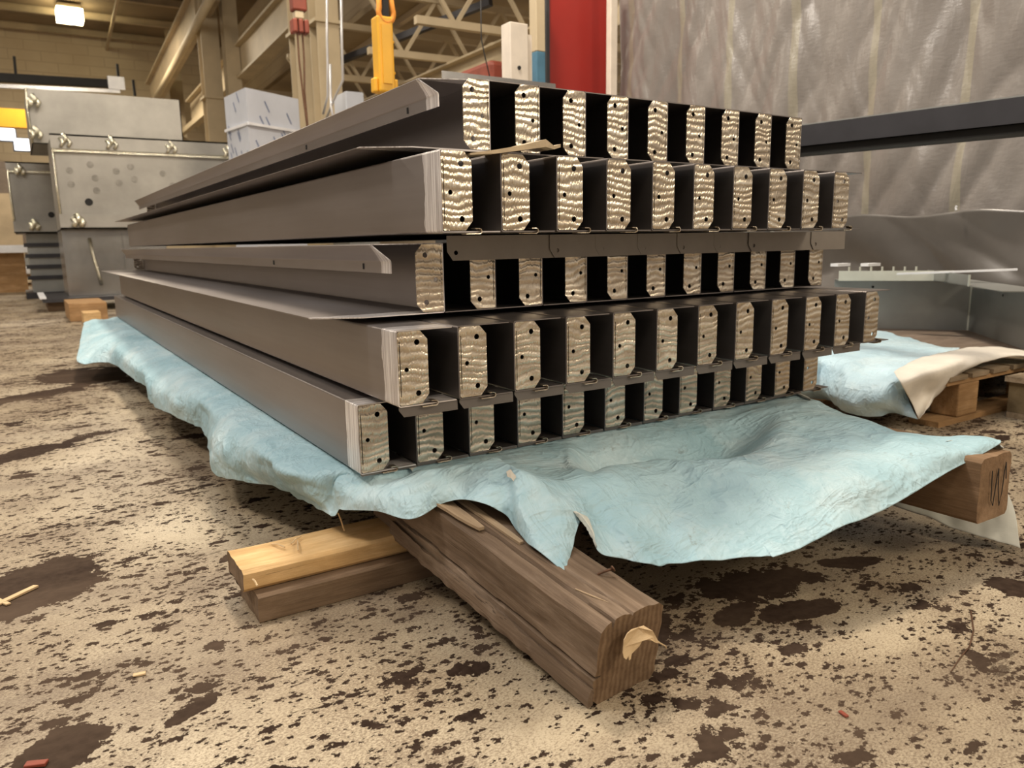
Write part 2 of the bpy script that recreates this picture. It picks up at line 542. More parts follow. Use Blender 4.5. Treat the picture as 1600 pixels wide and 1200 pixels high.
def hall(x, y, z):
    return Vector((x * math.cos(HA) - y * math.sin(HA), x * math.sin(HA) + y * math.cos(HA), z))


o = MB().hexa([hall(-16, 30, 0), hall(16, 30, 0), hall(16, 30.4, 0), hall(-16, 30.4, 0), hall(-16, 30, 8.4), hall(16, 30, 8.4), hall(16, 30.4, 8.4), hall(-16, 30.4, 8.4)]).build('wall_back', M['brick'])
tag(o, kind='structure')
# main bay roof and its purlins; lower roof over the side bay
mb = MB().hexa([hall(-16, 9, 7.7), hall(5.8, 9, 7.7), hall(5.8, 30, 7.7), hall(-16, 30, 7.7), hall(-16, 9, 7.9), hall(5.8, 9, 7.9), hall(5.8, 30, 7.9), hall(-16, 30, 7.9)])
ceil = tag(mb.build('ceiling', M['roof']), kind='structure')
for y in (15, 17.5, 20, 22.5, 25, 27.3, 29.4):
    MB().ibeam(hall(-16, y, 7.60), hall(4.4, y, 7.60), .14, .18).build('purlin', M['creamd'], ceil, angle=30)
for x in (-6, -2, 2):
    MB().bar(hall(x, 11, 7.3), hall(x, 30, 7.3), .07, .1).build('bracing_rod', M['creamd'], ceil)
mb = MB().hexa([hall(5.0, 3.2, 4.7), hall(16, 3.2, 4.7), hall(16, 30, 4.7), hall(5.0, 30, 4.7), hall(5.0, 3.2, 4.8), hall(16, 3.2, 4.8), hall(16, 30, 4.8), hall(5.0, 30, 4.8)])
sroof = tag(mb.build('ceiling', M['creamd']), kind='structure')
sroof.data.materials[0] = plain('side_bay_deck', (.40, .31, .19), .8, 0, .12, .6)


def truss(y, x0, x1, z0, h, n, parent, mat='cream', wd=.09):
    """open-web joist along hall X"""
    mb = MB().bar(hall(x0, y, z0), hall(x1, y, z0), wd, wd)
    mb.bar(hall(x0, y, z0 + h), hall(x1, y, z0 + h), wd, wd)
    mb.build('chord', M[mat], parent)
    w_ = MB()
    for i in range(n):
        a = x0 + (x1 - x0) * i / n
        b_ = x0 + (x1 - x0) * (i + .5) / n
        c = x0 + (x1 - x0) * (i + 1) / n
        MB().bar(hall(a, y, z0 + h), hall(b_, y, z0), wd * .5, wd * .5).build('web_bar', M[mat], parent)
        MB().bar(hall(b_, y, z0), hall(c, y, z0 + h), wd * .5, wd * .5).build('web_bar', M[mat], parent)


tl = ['nearest open-web roof joist above the yellow hoist', 'second open-web roof joist beyond the yellow hoist', 'third open-web roof joist beyond the yellow hoist',
      'fourth open-web roof joist beyond the yellow hoist', 'farthest open-web roof joist in the side bay']
for i, (y, lb) in enumerate(zip((9.8, 11.6, 13.6, 16.2, 20.0), tl)):
    t_ = thing('roof_joist', hall(5.2, y, 3.7), 'cream ' + lb, 'roof joist', 'open-web joists of the side bay roof')
    truss(y, 4.3, 13.5, 3.62, .85, 8, t_, wd=.10)
# the girder that runs away along the side bay
g = thing('roof_girder', (6.2, 8, 3.3), 'pale cream roof girder running away above the white perforated post', 'girder')
MB().ibeam((6.2, 7.0, 3.36), (6.2, 28, 3.36), .30, .40, .03).build('girder_beam', M['cream'], g, angle=30)
for y in range(8, 28, 2):
    MB().box((6.12, y, 3.565), (6.28, y + .16, 3.60)).build('bolt_plate', M['cream'], g)
for lb, y0_, y1_ in (('dark diagonal bracing strut crossing above the yellow hoist', 9.3, 14.5),):
    k = MB().bar((4.6, y1_, 3.75), (6.4, y0_ + 1.2, 4.3), .10, .10)
    tag(k.build('bracing_strut', M['black'], origin=(5.5, 11, 4)), lb, 'brace')

# columns and crane runway along the bay line
def column(px, x, w_, z1, label, mat='cream', lean=0.0, name='steel_column', gap=True):
    p = at(px, 300, X=x)
    y = p.y
    c = thing(name, (x, y, 0), label, 'column', 'columns along the crane runway')
    MB().ibeam((x, y, 0), (x + lean, y, z1), w_, w_, .02).build('shaft', M[mat], c, angle=30)
    MB().box((x - w_ * .8, y - w_ * .8, 0), (x + w_ * .8, y + w_ * .8, .04)).build('base_plate', M[mat], c)
    MB().box((x - w_ * .62, y - w_ * .62, z1 * .55), (x + w_ * .62, y + w_ * .62, z1 * .55 + .05)).build('splice_plate', M[mat], c)
    return c


column(290, 4.9, .34, 7.6, 'cream steel column farthest down the runway, near the back wall')
column(345, 4.3, .40, 7.6, 'tall cream steel column just beyond the wrapped panel crate')
column(378, 4.7, .32, 7.6, 'cream steel column half hidden beside the tall one beyond the wrapped crate')
column(487, 4.4, .34, 7.6, 'broad cream steel column behind the red hook block')
column(521, 4.5, .36, 7.6, 'cream steel column carrying the white conduits')
gr = thing('crane_runway_girder', hall(5.0, 8, 5.6), 'cream crane runway girder running back from the broad column', 'girder')
MB().ibeam(at(462, 10, X=4.9), at(300, 178, X=4.9), .3, .75, .05).build('girder_beam', M['cream'], gr, angle=30)
gr2 = thing('upper_runway_girder', hall(5.0, 20, 6.6), 'brown-cream upper girder with a pipe running down to the back wall corner', 'girder')
MB().ibeam(at(330, -30, X=4.2), at(237, 150, X=4.2), .3, .8, .06).build('girder_beam', M['creamd'], gr2, angle=30)
MB().tube([at(342, -25, X=4.0), at(246, 150, X=4.0)], .09, 8).build('pipe', M['cream'], gr2, smooth=True)
# side wall between the columns (cream cladding high up)
sw = MB().hexa([hall(5.6, 5, 4.6), hall(5.7, 5, 4.6), hall(5.7, 30, 4.6), hall(5.6, 30, 4.6), hall(5.6, 5, 7.7), hall(5.7, 5, 7.7), hall(5.7, 30, 7.7), hall(5.6, 30, 7.7)]).build('wall_side', M['brick'])
tag(sw, kind='structure')
sw2 = MB().hexa([hall(5.7, 17, 0), hall(5.8, 17, 0), hall(5.8, 30, 0), hall(5.7, 30, 0), hall(5.7, 17, 3.6), hall(5.8, 17, 3.6), hall(5.8, 30, 3.6), hall(5.7, 30, 3.6)])
tag(sw2.build('wall_side_low', plain('dim_side_cladding', (.20, .15, .10), .8, 0, .2, .7)), kind='structure')
# diagonal knee braces
for lb, a, b_ in (('cream knee brace beneath the runway girder near the tall column', (322, 176), (268, 222)),):
    MBo = MB().bar(at(*a, X=4.8), at(*b_, X=4.8), .14, .14)
    c = sum(MBo.v, Vector()) / 8
    tag(MBo.build('knee_brace', M['cream'], origin=c), lb, 'brace', 'braces of the bay frame')
# high-bay lamp
lp = at(108, 18, Y=26.5)
t_ = thing('high_bay_lamp', lp, 'glowing high-bay lamp hanging below the roof over the back wall', 'lamp')
MB().box(lp + Vector((-.3, -.25, .06)), lp + Vector((.3, .25, .16))).build('housing', M['creamd'], t_)
MB().bar(lp + Vector((0, 0, .16)), Vector((lp.x, lp.y, 7.75)), .04, .04).build('hanger', M['creamd'], t_)
MB().box(lp + Vector((-.33, -.28, -.28)), lp + Vector((.33, .28, .05))).build('lamp_glass', M['lamp'], t_)
# black bus bar with hangers in front of the back wall
y = 19.0
a, b_ = at(-60, 118, Y=y), at(186, 132, Y=y)
t_ = thing('bus_bar', a, 'long black bus bar hanging across the front of the back wall', 'rail')
MB().bar(a, b_, .16, .16).build('rail', M['strap'], t_)
MB().bar(a - Vector((0, .03, .17)), b_ - Vector((0, .03, .15)), .08, .07).build('lower_rail', M['galv_b'], t_)
MB().box(b_ - Vector((.22, .1, .12)), b_ + Vector((.1, .1, .14))).build('feed_box', M['galv_b'], t_)
for px, y0, y1 in ((22, 88, 120), (183, 100, 132), (208, 125, 150)):
    MB().bar(at(px, y0, Y=y), at(px + 3, y1, Y=y), .05, .05).build('hanger', M['strap'], t_)
# yellow crane beam and bits seen between the far things at the hall's far end
yb = MB().bar(at(-40, 182, Y=24), at(62, 188, Y=24), .3, .45)
tag(yb.build('crane_bridge_beam', M['yellow'], origin=at(0, 185, Y=24)), 'yellow crane bridge beam far off behind the boxes', 'beam')
for lb, px, py in (('bright far lamp at the very edge of view behind the boxes', 10, 210), ('large bright far lamp close to the box edge', 36, 226)):
    c = at(px, py, Y=28)
    tl_ = thing('work_lamp', c, lb, 'lamp', 'far bright lamps')
    MB().box(c + Vector((-.22, -.1, -.16)), c + Vector((.22, .05, .16))).build('lamp_glass', M['glow'], tl_)
    MB().box(c + Vector((-.26, .051, -.2)), c + Vector((.26, .15, .2))).build('housing', M['black'], tl_)

for i, (lb, px, w_) in enumerate((('dark machine cabinet far behind the boxes at the back wall', 20, 1.6),)):
    c = at(px, 330, Y=27)
    t_ = thing('machine_cabinet', (c.x, 27, 0), lb, 'machine')
    MB().box((c.x - w_, 27, 0), (c.x + w_ * .6, 28.2, 3.3)).build('cabinet_body', plain('machine_grey', (.17, .135, .11), .6), t_)
    MB().box((c.x - w_ * .7, 26.95, .4), (c.x + w_ * .1, 27, 2.4)).build('cabinet_door', M['creamd'], t_)
    MB().box((c.x - w_ * .8, 27.2, 3.3), (c.x - w_ * .2, 27.8, 3.9)).build('motor_box', M['redd'], t_)


# ------------------------------------------------------------------ fabricated steel boxes on the left
def fab_box(name, x0, x1, y0, d, z0, z1, label, lip=.22, mat='galv', foot=True, dots=(), welds=()):
    t_ = thing(name, (x0, y0, z0), label, 'steel box')
    wall = .012
    b = MB()
    b.box((x0, y0, z0), (x1, y0 + wall, z1)).build('front_panel', M[mat], t_)
    MB().box((x0, y0, z0), (x0 + wall, y0 + d, z1)).build('side_panel', M[mat], t_)
    MB().box((x1 - wall, y0, z0), (x1, y0 + d, z1)).build('side_panel', M[mat], t_)
    MB().box((x0, y0 + d, z0), (x1, y0 + d + wall, z1)).build('back_panel', M[mat], t_)
    MB().box((x0, y0, z0), (x1, y0 + d, z0 + wall)).build('floor_panel', M[mat], t_)
    if lip:
        MB().box((x0 - .02, y0 - .07, z1 - lip), (x1, y0 - .045, z1)).box((x0 - .02, y0 - .07, z1 - .02), (x1, y0, z1)).build('top_flange', M[mat], t_)
        MB().box((x0, y0 - .049, z1 - lip - .035), (x1, y0 - .0, z1 - lip)).build('weld_bead', M['weld'], t_)
    if foot:
        MB().box((x0 - .02, y0 - .07, z0), (x1, y0 - .03, z0 + .18)).box((x0 - .02, y0 - .07, z0), (x1, y0, z0 + .02)).build('bottom_flange', M[mat], t_)
    MB().tube([(x0 + .004, y0 - .012, z0), (x0 - .006, y0 - .012, (z0 + z1) / 2), (x0 + .003, y0 - .012, z1)], .014, 6).build('edge_weld', M['weld'], t_, smooth=True)
    for dx, dz, r in dots:
        MB().tube([(x0 + dx, y0 - .006, z0 + dz), (x0 + dx, y0 + .001, z0 + dz)], r, 14).build('drilled_hole', M['hole'], t_)
    for dx, dz, sx in welds:
        k = MB()
        for q in range(3):
            c = Vector((x0 + dx + (q - 1) * .04, y0 - .075, z0 + dz + (q % 2) * .05))
            k.tube([c - Vector((0, .02, .05)), c + Vector((.03, -.02, 0)), c + Vector((.0, .01, .05))], sx, 6)
        k.build('weld_tack', M['weld'], t_, smooth=True)
    return t_


fab_box('fabricated_box', .50, 3.4, 11.0, 1.3, 1.0, 2.12, 'wide grey steel box with flanged top edge and bright weld tacks', .17,
        dots=((.32, .33, .045),), welds=((.12, 1.02, .022), (.62, 1.02, .022), (1.3, 1.0, .022), (2.0, .98, .022), (.16, .08, .035)))
WB = [o_ for o_ in COL.objects if o_.name.startswith('fabricated_box')][-1]
for (dx, dz) in ((.38, .78), (.83, .77), (.15, .70), (.42, .62), (.86, .62), (.68, .57), (.15, .54), (.42, .47), (1.2, .7), (1.3, .55), (.66, .71)):
    MB().tube([(.5 + dx, 10.995, 1.0 + dz), (.5 + dx, 11.001, 1.0 + dz)], .04, 12).build('weld_spot', M['spot'], WB)
fab_box('fabricated_box', .33, 2.2, 12.2, 1.5, 2.14, 2.83, 'tall plain grey steel box stacked behind and above the flanged one', 0, foot=False, welds=((.06, .5, .03), (.04, .1, .03)))
fab_box('fabricated_box', .02, 1.0, 14.2, 1.2, 1.02, 2.08, 'small mottled steel box at the far left of the group', .12, mat='galv',
        dots=((.5, .28, .045),), welds=((.14, .92, .03), (.24, .1, .035)))
# duct leg under the boxes
t_ = thing('duct_stand', (.42, 11.3, .1), 'shiny square steel duct standing on its base plate below the wide box', 'steel duct')
MB().box((.50, 11.3, .17), (1.7, 12.4, .995)).build('duct_body', M['galv_b'], t_)
MB().box((.20, 10.95, .12), (1.75, 12.5, .165)).build('base_plate', M['black'], t_)
MB().box((.17, 10.93, .166), (.24, 12.3, .19)).build('edge_strip', M['whitem'], t_)
k = MB()
k.tube([(.80, 11.285, .90), (.82, 11.28, .7), (.86, 11.285, .45), (.88, 11.28, .3)], .022, 6)
k.build('weld_bead', M['weld'], t_, smooth=True)
MB().box((1.18, 11.27, .2), (1.22, 11.3, .99)).build('corner_seam', M['galv_b'], t_)
MB().box((.25, 11.1, 0), (.50, 12.3, .12)).build('timber_bearer', M['darkwood'], t_)
# second far duct under small box
t_ = thing('duct_stand', (-.1, 14.4, .1), 'dark steel support standing below the small mottled box', 'steel duct')
MB().box((.15, 14.4, .10), (.95, 15.3, 1.01)).build('duct_body', M['greyp'], t_)
for k_ in range(4):
    MB().box((.10, 14.36, .30 + k_ * .17), (.95, 14.4, .36 + k_ * .17)).build('slot_rail', M['black'], t_)
MB().box((.05, 14.3, 0), (1.0, 15.4, .1)).build('base_plate', M['black'], t_)
# wood blocks in front of the duct stand
p = at(110, 503, Z=0)
t_ = bevel(MB().box((p.x, p.y, 0), (p.x + .36, p.y + .9, .19)).build('wood_block', M['pallet'], origin=(p.x, p.y, 0)), .006)
tag(t_, 'tan wood block lying before the duct base plate', 'wood block')
p2 = at(128, 503, Z=0)
t_ = bevel(MB().box((p2.x, p2.y - .35, 0), (p2.x + .16, p2.y - .06, .12)).build('wood_block', M['pine'], origin=(p2.x, p2.y, 0)), .006)
tag(t_, 'small bright pine block in front of the tan block', 'wood block')


def pallet(name, x0, x1, y0, y1, z0, label, mat='palletgrey', h=.14, boards=5, cat='pallet'):
    t_ = thing(name, (x0, y0, z0), label, cat)
    n = boards
    for i in range(n):
        a = x0 + (x1 - x0) * i / n
        MB().box((a + .01, y0, z0 + h - .02), (a + (x1 - x0) / n - .015, y1, z0 + h)).build('plank', M[mat], t_)
    for yy in (y0, (y0 + y1) / 2 - .05, y1 - .1):
        MB().box((x0, yy, z0 + h - .04), (x1, yy + .1, z0 + h - .021)).build('plank', M[mat], t_)
        for xx in (x0, (x0 + x1) / 2 - .07, x1 - .14):
            MB().box((xx, yy, z0 + .02), (xx + .14, yy + .1, z0 + h - .041)).build('block', M[mat], t_)
        MB().box((x0, yy, z0), (x1, yy + .1, z0 + .019)).build('plank', M[mat], t_)
    return t_


pallet('wooden_pallet', at(8, 440, Z=0).x - 1.2, at(90, 440, Z=0).x, 20.0, 21.4, 0, 'far pallet under a white film bundle near the duct stand', 'pallet', .24)
xx = at(90, 440, Z=0).x
o = MB().box((xx - 2.6, 19.9, .245), (xx - .1, 21.3, .42)).build('film_bundle', M['whitem'], origin=(xx - 1, 20, .245))
bevel(o, .05, 3)
tag(o, 'white film-wrapped bundle lying on the far pallet', 'bundle')
o = MB().box((xx - 2.2, 20.1, .425), (xx, 21.2, .62)).build('plate_stack', M['greyp'], origin=(xx - 1, 20, .42))
tag(o, 'grey plate stack resting on the white film bundle', 'plate stack')
p = at(-60, 415, Y=17)
o = MB().box((p.x - .4, 17, .0), (at(38, 400, Y=17).x, 18, .72)).build('timber_crate', M['pallet'], origin=(p.x, 17, 0))
tag(o, 'brown timber crate at the edge of the view beside the small mottled box', 'crate')
o = MB().box((p.x - .6, 16.8, .725), (at(85, 362, Y=16.8).x, 18.0, .86)).build('white_board', M['whitem'], origin=(p.x, 17, .725))
tag(o, 'white board lying across the brown timber crate', 'board')

# wrapped panel crate
t_ = thing('wrapped_crate', (2.2, 9, 0), 'tall crate wrapped in pale blue printed film beside the tall column', 'crate')
A, B, C = at(350, 152, Y=9.7), at(383, 135, Y=9.0), at(465, 140, Y=9.4)
zt = 2.47
k = MB()
bl_, br_ = Vector((A.x, A.y, 0)), Vector((B.x, B.y, 0))
cr_ = Vector((C.x, C.y, 0))
fo = cr_ + (bl_ - br_)
k.hexa([Vector((q.x, q.y, .15)) for q in (bl_, br_, cr_, fo)] + [Vector((q.x, q.y, zt)) for q in (bl_, br_, cr_, fo)]).build('crate_body', M['wrap'], t_)
k = MB()
for (e0, e1) in ((bl_, br_), (br_, cr_)):
    nrm = Vector(((e1 - e0).y, -(e1 - e0).x, 0)).normalized() * .004
    for q in range(11):
        u_ = .1 + .85 * random.random()
        z_ = 1.72 + .72 * random.random()
        c = e0.lerp(e1, u_) + nrm + Vector((0, 0, z_))
        du = (e1 - e0).normalized()
        k.add([c - du * .035 + Vector((0, 0, .05)), c - du * .02 + Vector((0, 0, .062)), c + du * .045 + Vector((0, 0, -.05)), c + du * .03 + Vector((0, 0, -.062))], [(0, 1, 2, 3)])
k.build('film_print', M['wrapmark'], t_)
MB().bar(bl_ + Vector((-.02, -.02, 2.09)), br_ + Vector((0, -.02, 2.09)), .02, .03).bar(br_ + Vector((0, -.02, 2.09)), cr_ + Vector((0, -.02, 2.09)), .02, .03).build('strap', M['whitem'], t_)
MB().box((B.x - .1, B.y - .1, 0), (B.x + .8, B.y + .9, .149)).build('skid', M['pallet'], t_)
p = at(540, 142, Y=11)
o = bevel(MB().box((p.x, 11, 1.6), (at(568, 142, Y=11).x, 11.5, p.z)).build('wrapped_crate', M['wrap'], origin=(p.x, 11, 0)), .01)
o.location.z = 0
tag(o, 'small pale wrapped crate between the conduit column and the yellow hoist', 'crate')
o2 = MB().box((p.x - .1, 10.9, 0), (at(568, 142, Y=11).x + .1, 11.6, 1.595)).build('steel_table', M['greyp'], origin=(p.x, 11, 0))
tag(o2, 'grey steel stand carrying the small wrapped crate', 'stand')

# conduits on the column
k1 = thing('conduit', at(513, 0, X=4.1), 'pair of thin white conduits bending out from the cream column', 'conduit')
for q, pts in enumerate(([(511, -30), (511, 60), (512, 100), (512, 150), (505, 178)], [(533, -30), (534, 60), (536, 125), (520, 160), (508, 190)], [(516, 100), (517, 165), (522, 192)])):
    MB().tube([at(a_, b__, X=4.0 - .02 * q) for a_, b__ in pts], .018, 6).build('pipe', M['conduit'], k1, smooth=True)

# crane hook block, red
c = at(467, 25, Y=6.2)
t_ = thing('hook_block', c, 'small red hook block hanging on chains before the broad column', 'hook block')
for dx in (-.045, 0, .045):
    bevel(MB().box(c + Vector((dx - .018, -.05, -.13)), c + Vector((dx + .018, .05, -.03))).build('sheave_plate', M['redd'], t_), .01)
bevel(MB().box(c + Vector((-.055, -.05, .03)), c + Vector((.055, .05, .14))).build('motor_housing', M['redd'], t_), .012)
bevel(MB().box(c + Vector((-.04, -.04, -.03)), c + Vector((.03, .04, .03))).build('swivel', M['cream'], t_), .01)
for dx in (-.03, .0, .03):
    MB().tube([c + Vector((dx, 0, .14)), c + Vector((dx * .8, 0, 3.2))], .006, 6).build('hoist_rope', M['strap'], t_)
for dx in (-.02, .02):
    MB().tube([c + Vector((dx, 0, -.13)), c + Vector((dx, 0, -.32)), c + Vector((dx * .4, .0, -.55)), c + Vector((.02, 0, -.95))], .008, 6).build('chain', M['rust'], t_)
pp = at(407, 24, Y=8)

# yellow hoist / lifting clamp with orange sling
c = at(599, 90, Y=4.6)
t_ = thing('yellow_hoist', c, 'yellow lifting hoist body hanging from an orange sling', 'hoist')
w2 = .052
z_t, z_b = at(599, 28, Y=4.6).z, at(599, 146, Y=4.6).z
bevel(MB().box(c + Vector((-w2, -.05, z_b - c.z)), c + Vector((w2, .05, z_t - c.z))).build('hoist_body', M['yellow'], t_), .012, 3)
MB().box(c + Vector((-w2 * .55, -.058, z_b - c.z + .05)), c + Vector((w2 * .55, -.051, z_t - c.z - .05))).build('cover_panel', M['yellow'], t_)
for s in (-1, 1):
    bevel(MB().box(c + Vector((s * w2, -.03, z_b - c.z)), c + Vector((s * (w2 + .028), .03, z_b - c.z + .085))).build('side_lug', M['yellow'], t_), .01, 3)
for zz in (.12, .30):
    MB().tube([c + Vector((w2, -.02, z_b - c.z + zz)), c + Vector((w2 + .012, -.02, z_b - c.z + zz))], .009, 8).build('bolt', M['yellow'], t_)
sl = []
for i in range(15):
    a_ = math.pi * (-.15 + 1.3 * i / 14)
    sl.append(c + Vector((.015 + .048 * math.cos(a_), -.035, z_t - c.z + .02 - .055 * math.sin(a_))))
sl = [sl[0] + Vector((-.02, 0, .16))] + sl + [sl[-1] + Vector((.0, 0, .17))]
MB().tube(sl, .017, 8).build('sling', M['orange'], t_, smooth=True)
MB().bar(c + Vector((.01, -.02, z_t - c.z - .02)), c + Vector((.02, -.02, z_t - c.z + .5)), .035, .05).build('strap', M['strap'], t_)
MB().tube([c + Vector((-.02, -.02, z_t - c.z + .1)), c + Vector((-.01, -.02, z_t - c.z + 2.5))], .01, 6).build('hoist_rope', M['strap'], t_)

# things between the hoist and the red panel
k = MB().bar(at(772, 55, Y=7.5), at(700, -60, Y=7.5), .05, .05)
wr = MB().tube([at(751, -30, Y=4.4), at(752, 60, Y=4.4), at(757, 85, Y=4.4), at(770, 140, Y=4.4)], .004, 5)
tag(wr.build('hanging_wire', M['strap'], smooth=True, origin=at(752, 60, Y=4.4)), 'thin grey wire hanging down behind the stack near the white post', 'wire')
X5 = 4.6
y5 = 4.6


def upright(name, px0, px1, pyt, y, z0, mat, label, cat, d=.1, py_mid=None, mat2=None):
    a_, b__ = at(px0, pyt, Y=y), at(px1, pyt, Y=y)
    t_ = thing(name, (a_.x, y, z0), label, cat)
    if py_mid is None:
        bevel(MB().box((a_.x, y, z0), (b__.x, y + d, a_.z)).build('shaft', M[mat], t_), .006)
    else:
        zm = at(px0, py_mid, Y=y).z
        bevel(MB().box((a_.x, y, zm), (b__.x, y + d, a_.z)).build('upper_shaft', M[mat], t_), .006)
        bevel(MB().box((a_.x, y, z0), (b__.x, y + d, zm - .001)).build('lower_shaft', M[mat2], t_), .006)
    return t_, a_, b__


t_, a_, b__ = upright('perforated_post', 797, 825, 33, 4.7, 0, 'whitep', 'white perforated steel post rising behind the stack', 'post', .12)
hp = at(811, 106, Y=4.7)
MB().tube([(hp.x, 4.694, hp.z), (hp.x, 4.701, hp.z)], .014, 14).build('bolt_hole', M['hole'], t_)
MB().box((b__.x, 4.73, 0), (b__.x + .05, 4.80, a_.z - .06)).build('back_leg', M['whitep'], t_)
upright('roof_post', 837, 851, -60, 5.3, 0, 'cream', 'cream post painted blue lower down beside the red panel', 'post', .1, 79, 'bluep')
t_, a_, b__ = upright('red_metal_sheet', 856, 955, -40, 5.5, 0, 'red', 'big red sheet metal panel standing beside the grey curtain', 'panel', .06)
MB().box((a_.x - .03, 5.48, 0), (a_.x, 5.57, a_.z)).build('edge_trim', M['black'], t_)
upright('curtain_post', 955, 966, -60, 5.25, 0, 'whitep', 'narrow cream post between the red panel and the curtain', 'post', .06)
# red machine piece under the girder
p = at(765, 100, Y=6.5)
o = MB().box((p.x, 6.5, 0), (at(838, 100, Y=6.5).x, 7.2, at(800, 96, Y=6.5).z)).build('red_machine', M['redd'], origin=(p.x, 6.5, 0))
bevel(o, .05, 2)
tag(o, 'dull red machine housing partly hidden behind the white perforated post', 'machine')
# grey tray bundle behind the stack top
t_ = thing('sheet_metal_tray', (2.5, 4.1, 1.7), 'shallow grey sheet metal tray resting on a trestle behind the stack top', 'tray')
A, B = at(690, 110, Y=4.1), at(868, 128, Y=4.1)
MB().box((A.x, 4.1, A.z - .10), (B.x, 4.103, A.z)).build('front_panel', M['galv_b'], t_)
MB().box((A.x, 4.1, A.z - .104), (B.x, 4.4, A.z - .10)).build('floor_panel', M['galv_b'], t_)
MB().box((A.x, 4.4, A.z - .10), (B.x, 4.403, A.z)).build('back_panel', M['galv_b'], t_)
for xq in (A.x + .05, B.x - .1):
    MB().box((xq, 4.15, 0), (xq + .05, 4.35, A.z - .105)).build('trestle_leg', M['greyp'], t_)

# ------------------------------------------------------------------ grey curtain on the right
def curtain():
    X0 = 4.62
    ny, nz = 380, 130
    y0, y1, z1 = .35, 5.45, 3.6
    vs, fs = [], []
    for i in range(ny):
        y = y0 + (y1 - y0) * i / (ny - 1)
        for j in range(nz):
            z = .02 + (z1 - .02) * j / (nz - 1)
            lean = (z - 1.2) * .03
            yy = y + lean
            f = .034 * math.sin(yy * 13 + 2.5 * noise.noise(Vector((yy * 1.2, 0, z * .5)))) * (.35 + .65 * noise.noise(Vector((yy * 1.1, 3.3, .2))) ** 2 * 3)
            f += .07 * noise.noise(Vector((yy * 2.6, z * .45, 1.7))) + .018 * (1 - abs(noise.noise(Vector((yy * 4 + z * 1.6, z * .9, 5)))) * 3) + .005 * (1 - 3 * abs(noise.noise(Vector((yy * 9 - z * 3, z * 2, 7)))))
            vs.append((X0 + f, y, z))
    for i in range(ny - 1):
        for j in range(nz - 1):
            a = i * nz + j
            fs.append((a, a + 1, a + nz + 1, a + nz))
    k = MB().add(vs, fs)
    t_ = thing('welding_curtain', (X0, 3, 0), 'large grey wrinkled tarpaulin curtain hanging behind the stack', 'curtain')
    o = k.build('curtain_cloth', M['curtain'], t_, smooth=True)
    s = o.modifiers.new('thick', 'SOLIDIFY')
    s.thickness = .002
    # separate darker tarpaulin pinned on below the seam, in broad folds
    vs, fs = [], []
    n1, n2 = 260, 60
    for i in range(n1):
        y = y0 + (y1 - y0) * i / (n1 - 1)
        for j in range(n2):
            z = .02 + (.87 + .012 * math.sin(y * 9) - .02) * j / (n2 - 1)
            k_ = (.89 - z)
            f = -.075 + .02 * k_ + .05 * noise.noise(Vector((y * 1.3 + z * .8, z * 3.0, 9))) * (.3 + k_) * 1.6 + .03 * (1 - 3 * abs(noise.noise(Vector((y * 2.2 - z * 2.6, z * 2.0, 4))))) * min(1, .25 + k_ * 2)
            vs.append((X0 + f - .03, y, z))
    for i in range(n1 - 1):
        for j in range(n2 - 1):
            a = i * n2 + j
            fs.append((a, a + 1, a + n2 + 1, a + n2))
    o = MB().add(vs, fs).build('lower_tarpaulin', M['lowtarp'], t_, smooth=True)
    o['label'] = 'darker tarpaulin hung below the seam'
    s = o.modifiers.new('thick', 'SOLIDIFY')
    s.thickness = .002
    MB().tube([(X0, y0, z1 + .03), (X0, y1, z1 + .03)], .03, 8).build('curtain_rail', M['greyp'], t_, smooth=True)
    for i in range(12):
        y = y0 + .2 + i * .42
        MB().tube([(X0, y, z1 - .03), (X0 - .03, y, z1 + .02), (X0, y, z1 + .07), (X0 + .03, y, z1 + .02), (X0, y, z1 - .03)], .004, 5).build('grommet', M['galv_b'], t_)
    # the bright torn grommet where the hem strip is fixed
    p = at(1495, 325, X=X0 - .16)
    MB().tube([p + Vector((-.003, 0, -.012)), p + Vector((-.003, .004, .0)), p + Vector((-.003, 0, .012))], .006, 6).build('hem_pin', M['whitem'], t_)


curtain()
# black rectangular steel profile in front of the curtain, on trestles
P0, P1 = at(1200, 203, X=3.0), at(1625, 147, X=3.0)
d = (P1 - P0)
P0, P1 = P0 - d * .25, P1 + d * .45
t_ = thing('black_steel_profile', P0, 'long black steel channel lying level before the grey curtain', 'channel')
h = .088
hv = Vector((0, 0, h))
k = MB().hexa([P0 - hv, P1 - hv, P1 - hv + Vector((.006, 0, 0)), P0 - hv + Vector((.006, 0, 0)), P0, P1, P1 + Vector((.006, 0, 0)), P0 + Vector((.006, 0, 0))])
k.build('web', M['black'], t_)
top = Vector((.16, 0, 0))
MB().hexa([P0, P1, P1 + top, P0 + top, P0 + Vector((0, 0, .005)), P1 + Vector((0, 0, .005)), P1 + top + Vector((0, 0, .005)), P0 + top + Vector((0, 0, .005))]).build('top_flange', M['greyp'], t_)
MB().hexa([P0 + top - hv, P1 + top - hv, P1 + top - hv + Vector((.006, 0, 0)), P0 + top - hv + Vector((.006, 0, 0)), P0 + top, P1 + top, P1 + top + Vector((.006, 0, 0)), P0 + top + Vector((.006, 0, 0))]).build('web', M['black'], t_)
MB().hexa([P0 - hv * 1.36 + Vector((.03, 0, 0)), P1 - hv * 1.36 + Vector((.03, 0, 0)), P1 - hv * 1.36 + top, P0 - hv * 1.36 + top, P0 - hv + Vector((.03, 0, 0)), P1 - hv + Vector((.03, 0, 0)), P1 - hv + top, P0 - hv + top]).build('bottom_rail', M['strap'], t_)
